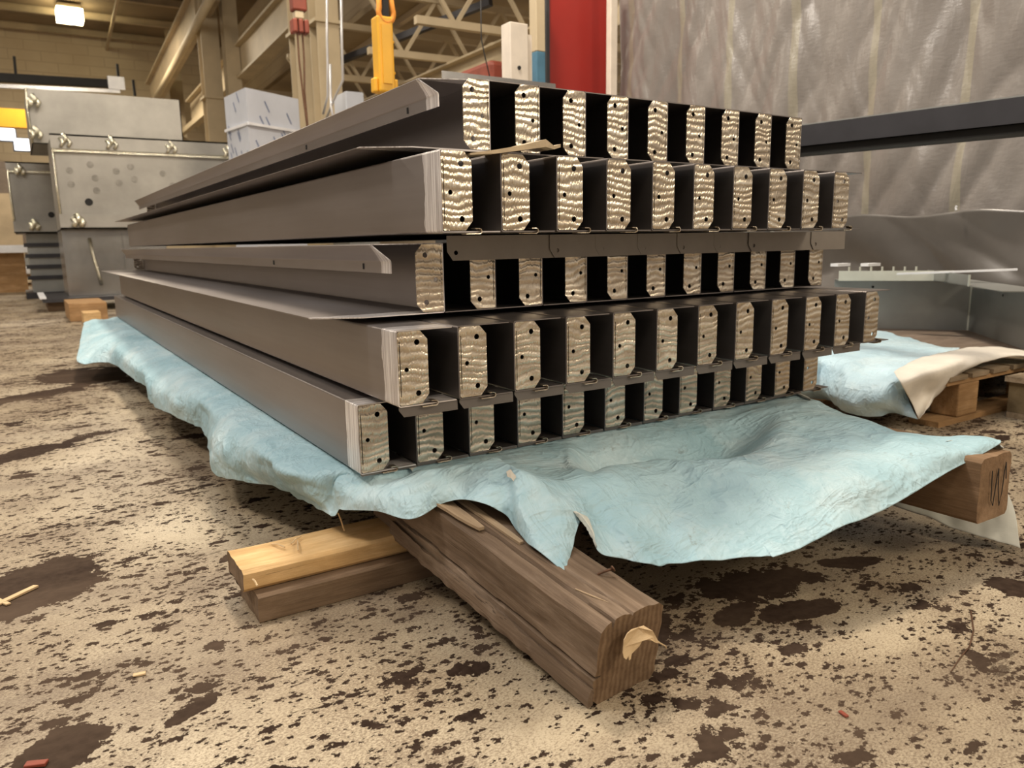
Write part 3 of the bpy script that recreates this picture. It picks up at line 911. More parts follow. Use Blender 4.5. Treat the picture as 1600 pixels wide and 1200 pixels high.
for lb, s in (('far grey trestle holding the black channel behind the stack', .02), ('near grey trestle holding the black channel past the frame edge', .93)):
    c = P0.lerp(P1, s)
    tt = thing('trestle', (c.x, c.y, 0), lb, 'trestle')
    zt = c.z - h * 1.37
    MB().box((c.x - .12, c.y - .03, zt - .05), (c.x + .3, c.y + .03, zt)).build('cross_bar', M['greyp'], tt)
    for dx in (-.1, .24):
        for dy in (-1, 1):
            MB().bar((c.x + dx + .02, c.y + dy * .2, 0), (c.x + dx + .02, c.y + dy * .02, zt - .05), .03, .03).build('leg', M['greyp'], tt)

# ------------------------------------------------------------------ right-hand pallet with frames and second blue sheet
PZ = .20
pq = at(1500, 660, Z=0)
px0, py0 = pq.x - .02, pq.y
t_ = thing('timber_pallet', (px0, py0, 0), 'orange-brown block pallet under the second blue sheet', 'pallet')
xs = [px0, px0 + .62, px0 + 1.24]
ys = [py0, py0 + .52, py0 + 1.04]
for yy in ys:
    MB().box((px0 - .14, yy, 0), (px0 + 1.38, yy + .12, .022)).build('plank', M['pallet'], t_)
    for xq in xs:
        bevel(MB().box((xq, yy + .003, .023), (xq + .15, yy + .115, .160)).build('block', M['pallet'], t_), .006)
    MB().box((px0 - .1, yy, .161), (px0 + 1.38, yy + .12, .178)).build('plank', M['pallet'], t_)
for i in range(9):
    xq = px0 - .1 + i * .165
    MB().box((xq, py0 - .01, .179), (xq + .13, py0 + 1.18, .197)).build('plank', M['palletgrey'], t_)
# second pallet beyond it, closer to the frame edge
p2 = at(1548, 648, Z=0)
t2 = thing('timber_pallet', (px0 + .2, py0 - 1.05, 0), 'grey weathered pallet at the edge of view beside the orange blocks', 'pallet')
x0, y1 = px0 + .26, py0 - .06
for yy in (y1 - .98, y1 - .55, y1 - .12):
    MB().box((x0, yy, .0), (x0 + 1.1, yy + .12, .024)).build('plank', M['palletgrey'], t2)
    for xq in (x0, x0 + .48, x0 + .95):
        MB().box((xq, yy, .025), (xq + .14, yy + .12, .15)).build('block', M['plastic'] if xq == x0 else M['palletgrey'], t2)
for i in range(7):
    MB().box((x0 - .02 + i * .155, y1 - .99, .151), (x0 + .11 + i * .155, y1 + .01, .173)).build('plank', M['palletgrey'], t2)
# brown board on the pallet
B0 = .199
bd = MB().hexa([Vector((px0 - .05, py0 + .25, B0)), Vector((px0 + 1.9, py0 - .15, B0)), Vector((px0 + 2.2, py0 + 1.1, B0)), Vector((px0 - .0, py0 + 1.35, B0)),
                Vector((px0 - .05, py0 + .25, B0 + .014)), Vector((px0 + 1.9, py0 - .15, B0 + .014)), Vector((px0 + 2.2, py0 + 1.1, B0 + .014)), Vector((px0 - .0, py0 + 1.35, B0 + .014))])
tag(bd.build('pressed_board', M['board'], origin=(px0, py0, B0)), 'flat brown board lying on the orange pallet under the grey frames', 'board')
# grey bent frames standing on the board
FZ = B0 + .016
t_ = thing('grey_frame', at(1510, 517, Z=FZ), 'grey folded steel frame with an inner corner standing on the brown board', 'steel frame')
c0 = at(1510, 516, Z=FZ)
l0 = at(1300, 512, Z=FZ)
r0 = at(1640, 560, Z=FZ)
HH = at(1510, 438, Y=c0.y).z


def wallseg(a_, b__, z0, z1, th=.005):
    n_ = Vector((-(b__ - a_).y, (b__ - a_).x, 0)).normalized() * th
    A_, B_ = Vector((a_.x, a_.y, 0)), Vector((b__.x, b__.y, 0))
    Z0, Z1 = Vector((0, 0, z0)), Vector((0, 0, z1))
    return MB().hexa([A_ + Z0, B_ + Z0, B_ + n_ + Z0, A_ + n_ + Z0, A_ + Z1, B_ + Z1, B_ + n_ + Z1, A_ + n_ + Z1])


wallseg(l0, c0, FZ, HH).build('back_panel', M['greyp'], t_)
wallseg(c0 + Vector((.004, -.004, 0)), r0, FZ, HH).build('side_panel', M['greyp'], t_)
MB().tube([(c0.x, c0.y - .006, FZ), (c0.x, c0.y - .006, HH)], .006, 6).build('corner_weld', M['greypl'], t_)
dl = (l0 - c0).normalized()
dr = (r0 - c0).normalized()
inn = (dl + dr).normalized()
for u_, z_ in ((.9, HH - .04), (.95, FZ + .04), (.9 * 1.6, HH - .05)):
    q = c0 + dl * (u_ * .55) + dr * .004
    MB().tube([Vector((q.x, q.y, z_)) - dr * .002, Vector((q.x, q.y, z_)) + dr * .003], .007, 10).build('rivet_hole', M['hole'], t_)
for u_, z_ in ((.5, HH - .05), (1.2, HH - .06)):
    q = c0 + dr * u_ + dl * .004
    MB().tube([Vector((q.x, q.y, z_)), Vector((q.x, q.y, z_)) + dl * .004], .007, 10).build('rivet_hole', M['hole'], t_)
# shelf lips: pale tray on the left arm, dark shelf on the right arm
k = MB()
za = HH + .002
lipd = Vector((dr.x, dr.y, 0)) * .12
A_, B_ = Vector((l0.x, l0.y, za)), Vector((c0.x, c0.y, za)) + dl * .12
t3 = thing('slotted_tray', A_, 'pale slotted steel tray lying on the grey frame behind the stack', 'tray')
MB().hexa([A_, B_, B_ + lipd, A_ + lipd, A_ + Vector((0, 0, .004)), B_ + Vector((0, 0, .004)), B_ + lipd + Vector((0, 0, .004)), A_ + lipd + Vector((0, 0, .004))]).build('tray_floor', M['greyp'], t3)
MB().hexa([A_ + lipd, B_ + lipd, B_ + lipd * 1.03, A_ + lipd * 1.03] + [q + Vector((0, 0, .055)) for q in (A_ + lipd, B_ + lipd, B_ + lipd * 1.03, A_ + lipd * 1.03)]).build('front_lip', M['greypl'], t3)
for q in range(7):
    c = A_.lerp(B_, .12 + q * .1) + lipd * .2
    MB().box(c + Vector((-.004, -.004, .004)), c + Vector((.004, .004, .075))).build('upright_pin', M['greypl'], t3)
for u_ in (.05, .33):
    c = A_.lerp(B_, u_) + Vector((0, .02, 0))
    MB().box(c + Vector((0, 0, .0755)), c + Vector((.12, .05, .092))).build('bright_strip', M['whitem'], t3)
t4 = thing('dark_shelf_frame', c0, 'dark grey shelf channel running toward the frame edge on the grey frame', 'steel frame')
A_, B_ = Vector((c0.x, c0.y, za)) + dl * .02, Vector((r0.x, r0.y, za))
of = dl * .2
MB().hexa([A_ + of, B_ + of, B_, A_] + [q + Vector((0, 0, .004)) for q in (A_ + of, B_ + of, B_, A_)]).build('shelf_plate', M['greyp'], t4)
A2, B2 = A_ + of, A_ + of + (B_ - A_) * .62
MB().hexa([A2, B2, B2 - dl * .004, A2 - dl * .004] + [q + Vector((0, 0, .055)) for q in (A2, B2, B2 - dl * .004, A2 - dl * .004)]).build('shelf_lip', M['greyp'], t4)
MB().bar(B2 + Vector((0, 0, .0)), B2 + Vector((0, 0, .056)), .008, .008).build('bright_edge', M['greypl'], t4)
TT = [at(x_, y_, X=3.75) for x_, y_ in ((1400, 432), (1430, 426), (1530, 421), (1600, 428))]
k = MB()
A_, B_ = at(1402, 428, Y=c0.y + .15), at(1590, 421, Y=c0.y - .35)
k.bar(A_, B_, .05, .009).build('bright_edge', M['whitem'], t4)


# second blue sheet
def cr(p0, p1, p2, p3, t):
    return .5 * ((2 * p1) + (-p0 + p2) * t + (2 * p0 - 5 * p1 + 4 * p2 - p3) * t * t + (-p0 + 3 * p1 - 3 * p2 + p3) * t * t * t)


def interp(seq, u):
    n = len(seq) - 1
    x = max(0, min(n - 1e-6, u * n))
    i = int(x)
    t = x - i
    g_ = lambda k: seq[max(0, min(n, k))]
    return cr(g_(i - 1), g_(i), g_(i + 1), g_(i + 2), t)


def cloth(name, rows, nu, nv, mats, parent=None, crumple=.006, seed=0, th=.0012, rowmask=None, origin=None, linear=False):
    """rows: list of rows, each a list of stations; smooth surface with crumples, backed by a paler underside"""
    H_, W_ = len(rows), len(rows[0])
    vs, fs = [], []
    for i in range(nu + 1):
        colp = [interp(r, i / nu) for r in rows]
        for j in range(nv + 1):
            vs.append(interp(colp, j / nv))
    W = nv + 1
    out = list(vs)
    for i in range(nu + 1):
        for j in range(W):
            p = vs[i * W + j]
            du = vs[min(nu, i + 1) * W + j] - vs[max(0, i - 1) * W + j]
            dv = vs[i * W + min(nv, j + 1)] - vs[i * W + max(0, j - 1)]
            n_ = du.cross(dv)
            n_ = n_.normalized() if n_.length > 1e-9 else Vector((0, 0, 1))
            q = p * 5.5 + Vector((seed, seed * .7, 0))
            q2 = p * 13 + Vector((seed, 0, seed))
            wq = noise.noise_vector(p * 3.1) * .8
            r1 = 1 - abs(noise.noise(q + wq)) * 2.6
            r2 = 1 - abs(noise.noise(q2 + wq * 1.5)) * 2.6
            amp = crumple * (rowmask(j / nv) if rowmask else 1)
            out[i * W + j] = p + n_ * (amp * (r1 * 1.5 + r2 * .7 - 1.1))
    for i in range(nu):
        for j in range(nv):
            a = i * W + j
            fs.append((a, a + 1, a + W + 1, a + W))
    me = bpy.data.meshes.new(name)
    O = Vector(origin) if origin is not None else (parent.location.copy() if parent else Vector())
    me.from_pydata([v - O for v in out], [], fs)
    for m_ in mats:
        me.materials.append(m_)
    for p in me.polygons:
        p.use_smooth = True
    ob = bpy.data.objects.new(name, me)
    if parent:
        ob.parent = parent
    else:
        ob.location = O
    COL.objects.link(ob)
    s = ob.modifiers.new('thick', 'SOLIDIFY')
    s.thickness = th
    s.offset = -1
    s.material_offset = 1
    s.material_offset_rim = 0
    return ob


S2 = .222
A_ = lambda x, y, z: at(x, y, Z=z)
rows2 = [
    [A_(1230, 512, S2), A_(1290, 514, S2), A_(1340, 516, S2), A_(1385, 520, S2), A_(1420, 528, S2), A_(1465, 540, S2), A_(1500, 543, S2)],
    [A_(1225, 535, S2), A_(1280, 532, S2 + .004), A_(1330, 534, S2), A_(1375, 538, S2 + .004), A_(1410, 545, S2), A_(1440, 552, S2), A_(1480, 556, S2)],
    [A_(1235, 566, S2), A_(1281, 556, S2), A_(1325, 560, S2 + .004), A_(1362, 562, S2), A_(1395, 566, S2), A_(1418, 572, S2), A_(1450, 572, S2)],
    [A_(1242, 590, .16), A_(1281, 585, .15), A_(1320, 592, .17), A_(1350, 596, .17), A_(1378, 596, .18), A_(1398, 590, .2), A_(1420, 592, .21)],
    [A_(1250, 612, .08), A_(1285, 612, .08), A_(1315, 625, .09), A_(1350, 628, .10), A_(1380, 628, .11), A_(1405, 622, .12), A_(1415, 615, .13)],
    [A_(1262, 622, .03), A_(1292, 625, .03), A_(1332, 648, .03), A_(1372, 651, .04), A_(1390, 646, .05), A_(1412, 650, .05), A_(1434, 655, .05)],
]
sh2 = cloth('blue_sheet', rows2, 130, 90, [M['sheet2'], M['white']], None, .0042, 3.1, origin=at(1350, 560, Z=S2))
tag(sh2, 'pale blue sheet draped over the orange pallet with a white folded corner', 'sheet')
# folded-over corner showing the white back
fr = [
    [A_(1397, 580, .235), A_(1425, 565, .245), A_(1465, 552, .25), A_(1510, 544, .25), A_(1545, 541, .25), A_(1585, 545, .24), A_(1640, 556, .23)],
    [A_(1408, 600, .20), A_(1440, 585, .23), A_(1480, 570, .25), A_(1518, 557, .255), A_(1552, 552, .25), A_(1590, 553, .24), A_(1640, 560, .232)],
    [A_(1425, 630, .11), A_(1448, 617, .13), A_(1475, 598, .18), A_(1510, 575, .225), A_(1550, 562, .235), A_(1590, 556, .235), A_(1640, 562, .231)],
    [A_(1436, 655, .05), A_(1445, 643, .08), A_(1466, 617, .12), A_(1508, 578, .205), A_(1550, 563, .226), A_(1590, 557, .23), A_(1640, 563, .230)],
]
cl = cloth('folded_corner', fr, 50, 20, [M['white'], M['sheet2']], sh2, .003, 8.2)
for v in cl.data.vertices:
    pass
cl['label'] = 'white folded-over corner'

# ------------------------------------------------------------------ timbers and lumber carrying the stack
TWC = False


def timber(name, p0, p1, w_, h, mat, label, grooves=(), origin_at=None, nl=90, seed=1.0, rough=.004, wane=0.012, slab=False, parent=None, cat='timber', endmat=True, N=14):
    """rough sawn beam, p0/p1 = bottom left edge at the near and far end; local X along it"""
    p0, p1 = Vector(p0), Vector(p1)
    L = (p1 - p0).length
    ax = (p1 - p0).normalized()
    sd = Vector((ax.y, -ax.x, 0)).normalized()      # to the right
    up = sd.cross(ax).normalized()
    R3 = Matrix((ax, -sd, up)).transposed()
    # section outline, counterclockwise, param coordinates a (right 0..w), b (up 0..h)
    sec = []
    c = wane
    pts = [(c, 0)] + [(c + (w_ - 2 * c) * i / N, 0) for i in range(1, N)] + [(w_ - c, 0), (w_, c)] + [(w_, c + (h - 2 * c) * i / N) for i in range(1, N)] + \
          [(w_, h - c), (w_ - c, h)] + [(w_ - c - (w_ - 2 * c) * i / N, h) for i in range(1, N)] + [(c, h), (0, h - c)] + [(0, h - c - (h - 2 * c) * i / N) for i in range(1, N)] + [(0, c)]
    n = len(pts)
    vs, fs, mi = [], [], []
    for i in range(nl + 1):
        x = L * i / nl
        for (a, b) in pts:
            ca, cb = a - w_ / 2, b - h / 2
            q = Vector((x * 5, a * 18 + seed, b * 18))
            dsp = rough * noise.noise(q) + rough * .5 * noise.noise(q * 3)
            crown = 0
            if b > h * .96:
                crown = (.009 * (1 - (abs(ca) / (w_ / 2)) ** 2) - .005) if TWC else 0
            g_ = 0
            for (face, pos, width, depth, wob) in grooves:
                if (face == 'L' and a < .002 + c) or (face == 'T' and b > h - .002 - c):
                    u_ = b if face == 'L' else a
                    ctr = pos + wob * noise.noise(Vector((x * 2.4, seed, pos * 9))) + wob * .4 * noise.noise(Vector((x * 9, seed, pos * 9)))
                    dd = abs(u_ - ctr)
                    if dd < width:
                        g_ -= depth * (1 - dd / width)
            nx = -1 if a < .001 + c * .5 else (1 if a > w_ - .001 - c * .5 else 0)
            nz = -1 if b < .001 else (1 if b > h - .001 else 0)
            A2 = a + nx * dsp - (nx * -1) * (g_ * -1 if False else 0)
            if nx == -1:
                A2 = a - dsp - g_
            elif nx == 1:
                A2 = a + dsp
            B2 = b + (dsp + g_ + crown if nz == 1 else (-abs(dsp) * 0 if nz == -1 else 0))
            vs.append(Vector((x + (.004 * noise.noise(Vector((a * 30, b * 30, seed))) if i in (0, nl) else 0), -A2, B2)))
    for i in range(nl):
        for k in range(n):
            fs.append((i * n + k, i * n + (k + 1) % n, (i + 1) * n + (k + 1) % n, (i + 1) * n + k))
            mi.append(0)
    fs += [tuple(range(n))[::-1], tuple(nl * n + k for k in range(n))]
    mi += [1, 1]
    me = bpy.data.meshes.new(name)
    me.from_pydata(vs, [], fs)
    me.materials.append(M[mat])
    me.materials.append(M['endgrain'] if endmat is True else (M[endmat] if endmat else M[mat]))
    for p, k in zip(me.polygons, mi):
        p.material_index = k
        p.use_smooth = True
    me.set_sharp_from_angle(angle=math.radians(32))
    bm = bmesh.new()
    bm.from_mesh(me)
    bmesh.ops.recalc_face_normals(bm, faces=bm.faces)
    bm.to_mesh(me)
    bm.free()
    o = bpy.data.objects.new(name, me)
    mw = R3.to_4x4()
    mw.translation = p0
    o.matrix_world = mw
    COL.objects.link(o)
    if label:
        tag(o, label, cat)
    return o, (lambda x, a, b: p0 + ax * x + sd * a + up * b)


TWC = True
TW, TH = .146, .150
T0 = at(925, 1105, Z=0)
tim, tp = timber('timber_beam', T0, (.640, 1.63, .106), TW, TH, 'timber', 'weathered square timber jutting toward the viewer beneath the stack',
                 grooves=(('L', .050, .0038, .022, .016), ('T', .028, .0042, .020, .009), ('T', .062, .003, .006, .012)), seed=2.3, nl=260, N=44)
TWC = False
# a peeled slab along the lower left edge, bark slivers, nail, leaf
k = MB()
vs = []
N = 60
for i in range(N + 1):
    x = .0 + .66 * i / N
    wv = .006 * noise.noise(Vector((x * 14, 2, 0)))
    wv2 = .005 * noise.noise(Vector((x * 30, 7, 0)))
    top_ = .036 + .010 * noise.noise(Vector((x * 5, 1, 1)))
    for (a, b) in ((-.010 + wv2, .002 + abs(wv)), (-.012 + wv * .5, top_ * .5), (-.006 + wv2, top_), (.001, top_ - .003), (.001, .003)):
        vs.append(tp(x, a, b))
fs = [(i * 5 + q, i * 5 + (q + 1) % 5, (i + 1) * 5 + (q + 1) % 5, (i + 1) * 5 + q) for i in range(N) for q in range(5)] + [(4, 3, 2, 1, 0), tuple(N * 5 + q for q in range(5))]
sl = MB().add(vs, fs)


def as_child(mb, name, mat, par, **kw):
    """world-space mesh made a child of a rotated parent"""
    inv = par.matrix_world.inverted()
    mb.v = [inv @ v for v in mb.v]
    me = mb.mesh(name, mat, **kw)
    o = bpy.data.objects.new(name, me)
    o.parent = par
    COL.objects.link(o)
    return o


bpy.context.view_layer.update()
as_child(sl, 'peeled_slab', M['timber'], tim, angle=40)['label'] = 'split slab along the lower edge'


def sliver(name, pts, w_, th, mat, par, label=None):
    v_ = []
    for i, (p, ww) in enumerate(zip(pts, w_)):
        d_ = (pts[min(i + 1, len(pts) - 1)] - pts[max(i - 1, 0)]).normalized()
        s_ = d_.cross(Vector((0, 0, 1))).normalized() * ww / 2
        jit = .002 * noise.noise(Vector((i * 1.7, 3, 4)))
        up_ = Vector((0, 0, th))
        v_ += [p - s_ * (1 + jit * 60), p + s_, p + s_ + up_, p - s_ * (1 + jit * 60) + up_]
    n_ = len(pts)
    f_ = [(i * 4 + q, i * 4 + (q + 1) % 4, (i + 1) * 4 + (q + 1) % 4, (i + 1) * 4 + q) for i in range(n_ - 1) for q in range(4)] + [(3, 2, 1, 0), tuple((n_ - 1) * 4 + q for q in range(4))]
    mb = MB().add(v_, f_)
    o = as_child(mb, name, M[mat], par, angle=40)
    if label:
        o['label'] = label
    return o


sliver('bark_sliver', [tp(.58 - .033 * i, .010 + .0008 * i, TH + .003 + .001 * math.sin(i)) for i in range(8)], [.026, .034, .030, .036, .028, .026, .020, .012], .006, 'bark', tim, 'pale peeling bark strip')
sliver('bark_sliver', [tp(.56 - .042 * i, .052 - .0006 * i, TH + .004) for i in range(8)], [.016, .018, .018, .017, .016, .015, .014, .010], .005, 'bark', tim, 'narrow loose bark strip')
sliver('splinter', [tp(.10 - .012 * i, .034 + .004 * i, TH + .002) for i in range(6)], [.002, .003, .003, .003, .002, .001], .002, 'bark', tim)
# bent nail
k = MB().tube([tp(.115, .098, TH - .01), tp(.112, .099, TH + .006), tp(.106, .106, TH + .012), tp(.100, .120, TH + .016)], .0026, 8)
k.tube([tp(.100, .1195, TH + .0155), tp(.0995, .1215, TH + .0165)], .006, 10)
as_child(k, 'nail', M['rust'], tim, smooth=True)['label'] = 'bent rusty nail in the top face'
# curled wood shaving shaped like a leaf on the timber's end
lf = at(990, 1003, Y=T0.y - .026)
pl = [(-.030, .004), (-.028, .016), (-.020, .024), (-.008, .026), (.006, .025), (.016, .026), (.024, .020), (.030, .008), (.036, -.004), (.030, -.002), (.022, .004), (.014, .002), (.008, -.008), (-.002, -.014), (-.008, -.016), (-.010, -.024), (-.014, -.025),
      (-.016, -.016), (-.022, -.020), (-.028, -.014), (-.031, -.004)]
vs = [lf + Vector((0, -.004, 0))]
for (a, b) in pl:
    vs.append(lf + Vector((a, -.003 - .007 * abs(a) / .03 - (.010 if a > .02 else 0), b)))
n_ = len(pl)
v2 = [v + Vector((0, .0015, 0)) for v in vs]
fs = [tuple(range(1, n_ + 1)), tuple(range(n_ + 2, 2 * n_ + 2))[::-1]] + [(1 + i, n_ + 2 + i, n_ + 2 + (i + 1) % n_, 1 + (i + 1) % n_) for i in range(n_)]
leaf = MB().add(vs + v2, fs)
lo = leaf.build('leaf_shaving', M['chip'], origin=lf, smooth=False)
tag(lo, 'tan leaf-shaped shaving stuck on the sawn end of the near timber', 'wood shaving')
MB().tube([lf + Vector((.034, -.012, 0)), lf + Vector((.045, -.014, -.010)), lf + Vector((.056, -.015, -.018)), lf + Vector((.060, -.013, -.024))], [.0016, .0013, .001, .0007], 6).build('stem', M['chip'], origin=lf).parent = lo
for ch in lo.children:
    ch.location = (0, 0, 0)

# right timber on its own support
RT0 = at(1525, 820, Z=.10)
rt, rp = timber('timber_beam', RT0, (RT0.x, 2.6, .088), .135, .150, 'timber2', 'brown square timber with pencil scribble on its end, under the sheet corner', seed=5.1, wane=.008, rough=.0015,
                grooves=(('L', .076, .0035, .008, .010),), endmat='timber2')
sp_ = [(.04, .12), (.045, .05), (.055, .035), (.062, .09), (.068, .12), (.074, .07), (.084, .03), (.092, .06), (.096, .11), (.10, .13), (.106, .09)]
bpy.context.view_layer.update()
k = MB().tube([rp(-.0055, a, b) for a, b in sp_], .0011, 5)
as_child(k, 'pencil_scribble', M['strap'], rt)
# lumber pieces lying across
d0 = at(410, 982, Z=0)
lum, _ = timber('lumber_piece', Vector((d0.x + .002, 1.63, 0)), Vector((1.12, 1.63, 0)), .158, .054, 'darkwood', 'dark brown plank lying on the floor under the pale plank', seed=9.0, nl=60, wane=.002, rough=.0015, endmat='darkwood')
lum.name = 'lumber_piece'
g0 = at(387, 930, Z=.056)
lum2, _ = timber('lumber_piece', Vector((g0.x - .004, 1.645, .0555)), Vector((1.05, 1.645, .0555)), .138, .046, 'pine', 'pale pine plank lying on the darker plank under the near timber', seed=4.0, nl=60, wane=.007, rough=.0025, endmat='darkwood')
s3, _ = timber('lumber_piece', Vector((1.62, 1.62, 0)), Vector((2.1, 1.62, 0)), .15, .098, 'darkwood', 'dark short bearer hidden in shade beneath the scribbled timber', seed=12, nl=30, wane=.003, rough=.002, endmat='darkwood')
# rear bearers under the far part of the stack
for i, (yy, lb) in enumerate(((3.6, 'dark timber bearer crossing under the middle of the stack'), (5.7, 'dark timber bearer crossing under the far end of the stack'))):
    timber('timber_bearer', Vector((.62, yy + .14, 0)), Vector((2.15, yy + .14, 0)), .14, .236, 'darkwood', lb, seed=20 + i, nl=24, wane=.004, rough=.002, endmat='darkwood')
# straw bits on the pine plank
for i, (a, b) in enumerate((((455, 850), (470, 838)), ((465, 845), (466, 860)), ((395, 905), (402, 915)), ((425, 850), (445, 855)), ((525, 800), (538, 828)))):
    p, q = at(*a, Z=.104), at(*b, Z=.108 if i != 4 else .135)
    if i == 4:
        p, q = q, p
        p = at(538, 829, Z=.107)
        q = p + Vector((-.012, 0.0, .045))
    MB().tube([p, (p + q) / 2 + Vector((0, 0, .003)), q], .0018, 5).build('straw', M['chip'], lum2, origin=(0, 0, 0))
for ch in list(lum2.children):
    ch.parent = lum2
    ch.matrix_parent_inverse = lum2.matrix_world.inverted()
    ch.location = (0, 0, 0)

# wood sliver and chips on the floor
for lb, a, b, w_, th in (('long pale wood sliver lying on the dark floor patch', (-25, 955), (55, 917), .022, .004), ('short pale chip beside the long sliver on the dark floor patch', (-30, 925), (15, 945), .014, .003),
                         ('small tan chip on the floor before the planks', (208, 1056), (228, 1052), .014, .003), ('reddish chip lying on the floor at the picture bottom', (40, 1196), (75, 1192), .018, .004),
                         ('small reddish husk on the floor past the near timber', (1312, 1112), (1325, 1121), .010, .003)):
    p, q = at(*a, Z=.001), at(*b, Z=.001)
    d_ = (q - p)
    s_ = d_.cross(Vector((0, 0, 1))).normalized() * w_ / 2
    up_ = Vector((0, 0, th))
    k = MB().hexa([p - s_ * .6, p + s_ * .8, q + s_, q - s_ * .5, p - s_ * .6 + up_, p + s_ * .8 + up_, q + s_ + up_ * 1.5, q - s_ * .5 + up_])
    tag(bevel(k.build('wood_chip', M['chip'] if 'pale' in lb or 'tan' in lb else M['redd'], origin=p), .0008, 1), lb, 'wood chip')
k = MB().tube([at(x_, y_, Z=.0015) for x_, y_ in ((1517, 955), (1521, 985), (1515, 1010), (1500, 1028), (1485, 1050))], [.0018, .0014, .0014, .0012, .0006], 5)
tag(k.build('twig', M['rust'], origin=at(1517, 955, Z=0)), 'thin dark curved twig lying on the floor under the right side', 'twig')

# ------------------------------------------------------------------ the beams of the stack
BH, PITCH_X, BL = .15, .13325, 4.80
TIERS = [  # x0, y0, z0, skew y, rise z, count, kind
    (.5637, 1.4952, .2614, .0009, .0040, 12, 'A', 'lowest tier'),
    (.5991, 1.3580, .4262, -.0216, .0054, 12, 'A', 'second tier up'),
    (.7838, 1.5105, .5923, .0027, .0005, 11, 'B', 'middle tier'),
    (.6786, 1.3031, .7630, .0150, .0013, 10, 'A', 'fourth tier up'),
    (.9069, 1.5029, .9408, .0021, -.0053, 9, 'B', 'topmost tier'),
]


def rounded(pts, r, seg=4):
    out = []
    n = len(pts)
    for i, p in enumerate(pts):
        if i in (0, n - 1):
            out.append(Vector(p))
            continue
        p = Vector(p)
        a, b = (Vector(pts[i - 1]) - p), (Vector(pts[i + 1]) - p)
        rr = min(r, a.length * .45, b.length * .45)
        a, b = p + a.normalized() * rr, p + b.normalized() * rr
        for k in range(seg + 1):
            t = k / seg
            out.append((a * (1 - t) + p * t) * (1 - t) + (p * (1 - t) + b * t) * t)
    return out


def strip_profile(pts, t):
    pts = [Vector(p) for p in pts]
    n = len(pts)
    L_, R_ = [], []
    for i, p in enumerate(pts):
        d0_ = (pts[i] - pts[i - 1]).normalized() if i else (pts[1] - pts[0]).normalized()
        d1_ = (pts[i + 1] - pts[i]).normalized() if i < n - 1 else d0_
        nn = (Vector((-d0_.y, d0_.x)) + Vector((-d1_.y, d1_.x)))
        nn = nn.normalized() / max(.5, math.cos(d0_.angle(d1_) / 2)) if nn.length > 1e-6 else Vector((-d0_.y, d0_.x))
        L_.append(p + nn * t / 2)
        R_.append(p - nn * t / 2)
    return L_, R_


def extrude_strip(mb, pts, t, ys, yf=None):
    """strip of sheet extruded along Y; yf(x, z) moves the front cut"""
    L_, R_ = strip_profile(pts, t)
    n = len(L_)
    rings = []
    for k, y in enumerate(ys):
        ring = []
        for v in L_ + R_:
            yy = y + (yf(v.x, v.y) if (yf and k == 0) else 0)
            ring.append((v.x, yy, v.y))
        rings.append(ring)
    vs = [p for r in rings for p in r]
    m2 = 2 * n
    fs = []
    for k in range(len(ys) - 1):
        for i in range(n - 1):
            fs.append((k * m2 + i, k * m2 + i + 1, (k + 1) * m2 + i + 1, (k + 1) * m2 + i))
            fs.append((k * m2 + n + i, (k + 1) * m2 + n + i, (k + 1) * m2 + n + i + 1, k * m2 + n + i + 1))
        for i in (0, n - 1):
            fs.append((k * m2 + i, (k + 1) * m2 + i, (k + 1) * m2 + n + i, k * m2 + n + i))
    for k in (0, len(ys) - 1):
        for i in range(n - 1):
            fs.append((k * m2 + i, k * m2 + i + 1, k * m2 + n + i + 1, k * m2 + n + i))
    mb.add(vs, fs)
    return mb


def plate_mesh(kind, holes, w_=.066, h=BH, t=.003):
    """ground end plate with chamfered outer corners, real holes and a slit next to the web"""
    sx = 1 if kind == 'A' else -1
    zb, zt = .0025, h - .0015
    c = .0155
    out = [(.0045, zb), (w_ - c, zb), (w_, zb + c * 1.15), (w_, zt - c * 1.15), (w_ - c, zt), (.0045, zt), (.0015, zt - .003), (.0015, zb + .003)]
    bm = bmesh.new()

    def loop(pp):
        vs = [bm.verts.new((x * sx, 0, z)) for x, z in pp]
        return [bm.edges.new((vs[i], vs[(i + 1) % len(vs)])) for i in range(len(vs))]
    ed = loop(out)
    for (x, z, r) in holes:
        ed += loop([(x + r * math.cos(a * math.pi / 9), z + r * math.sin(a * math.pi / 9)) for a in range(18)])
    ed += loop([(.0046, .020), (.0064, .020), (.0064, .130), (.0046, .130)])
    bmesh.ops.triangle_fill(bm, use_beauty=True, use_dissolve=False, edges=ed)
    r = bmesh.ops.extrude_face_region(bm, geom=bm.faces[:])
    for v in r['geom']:
        if isinstance(v, bmesh.types.BMVert):
            v.co.y += t
    bmesh.ops.recalc_face_normals(bm, faces=bm.faces)
    me = bpy.data.meshes.new('end_plate')
    bm.to_mesh(me)
    bm.free()
    me.materials.append(M['plate'])
    return me


HOLES = ((.043, .126, .0058), (.043, .024, .0058), (.019, .073, .0047))
plateA = plate_mesh('A', HOLES)
plateB = plate_mesh('B', HOLES)
YS = [0, .06, .5, 1.5, 3.0, BL]


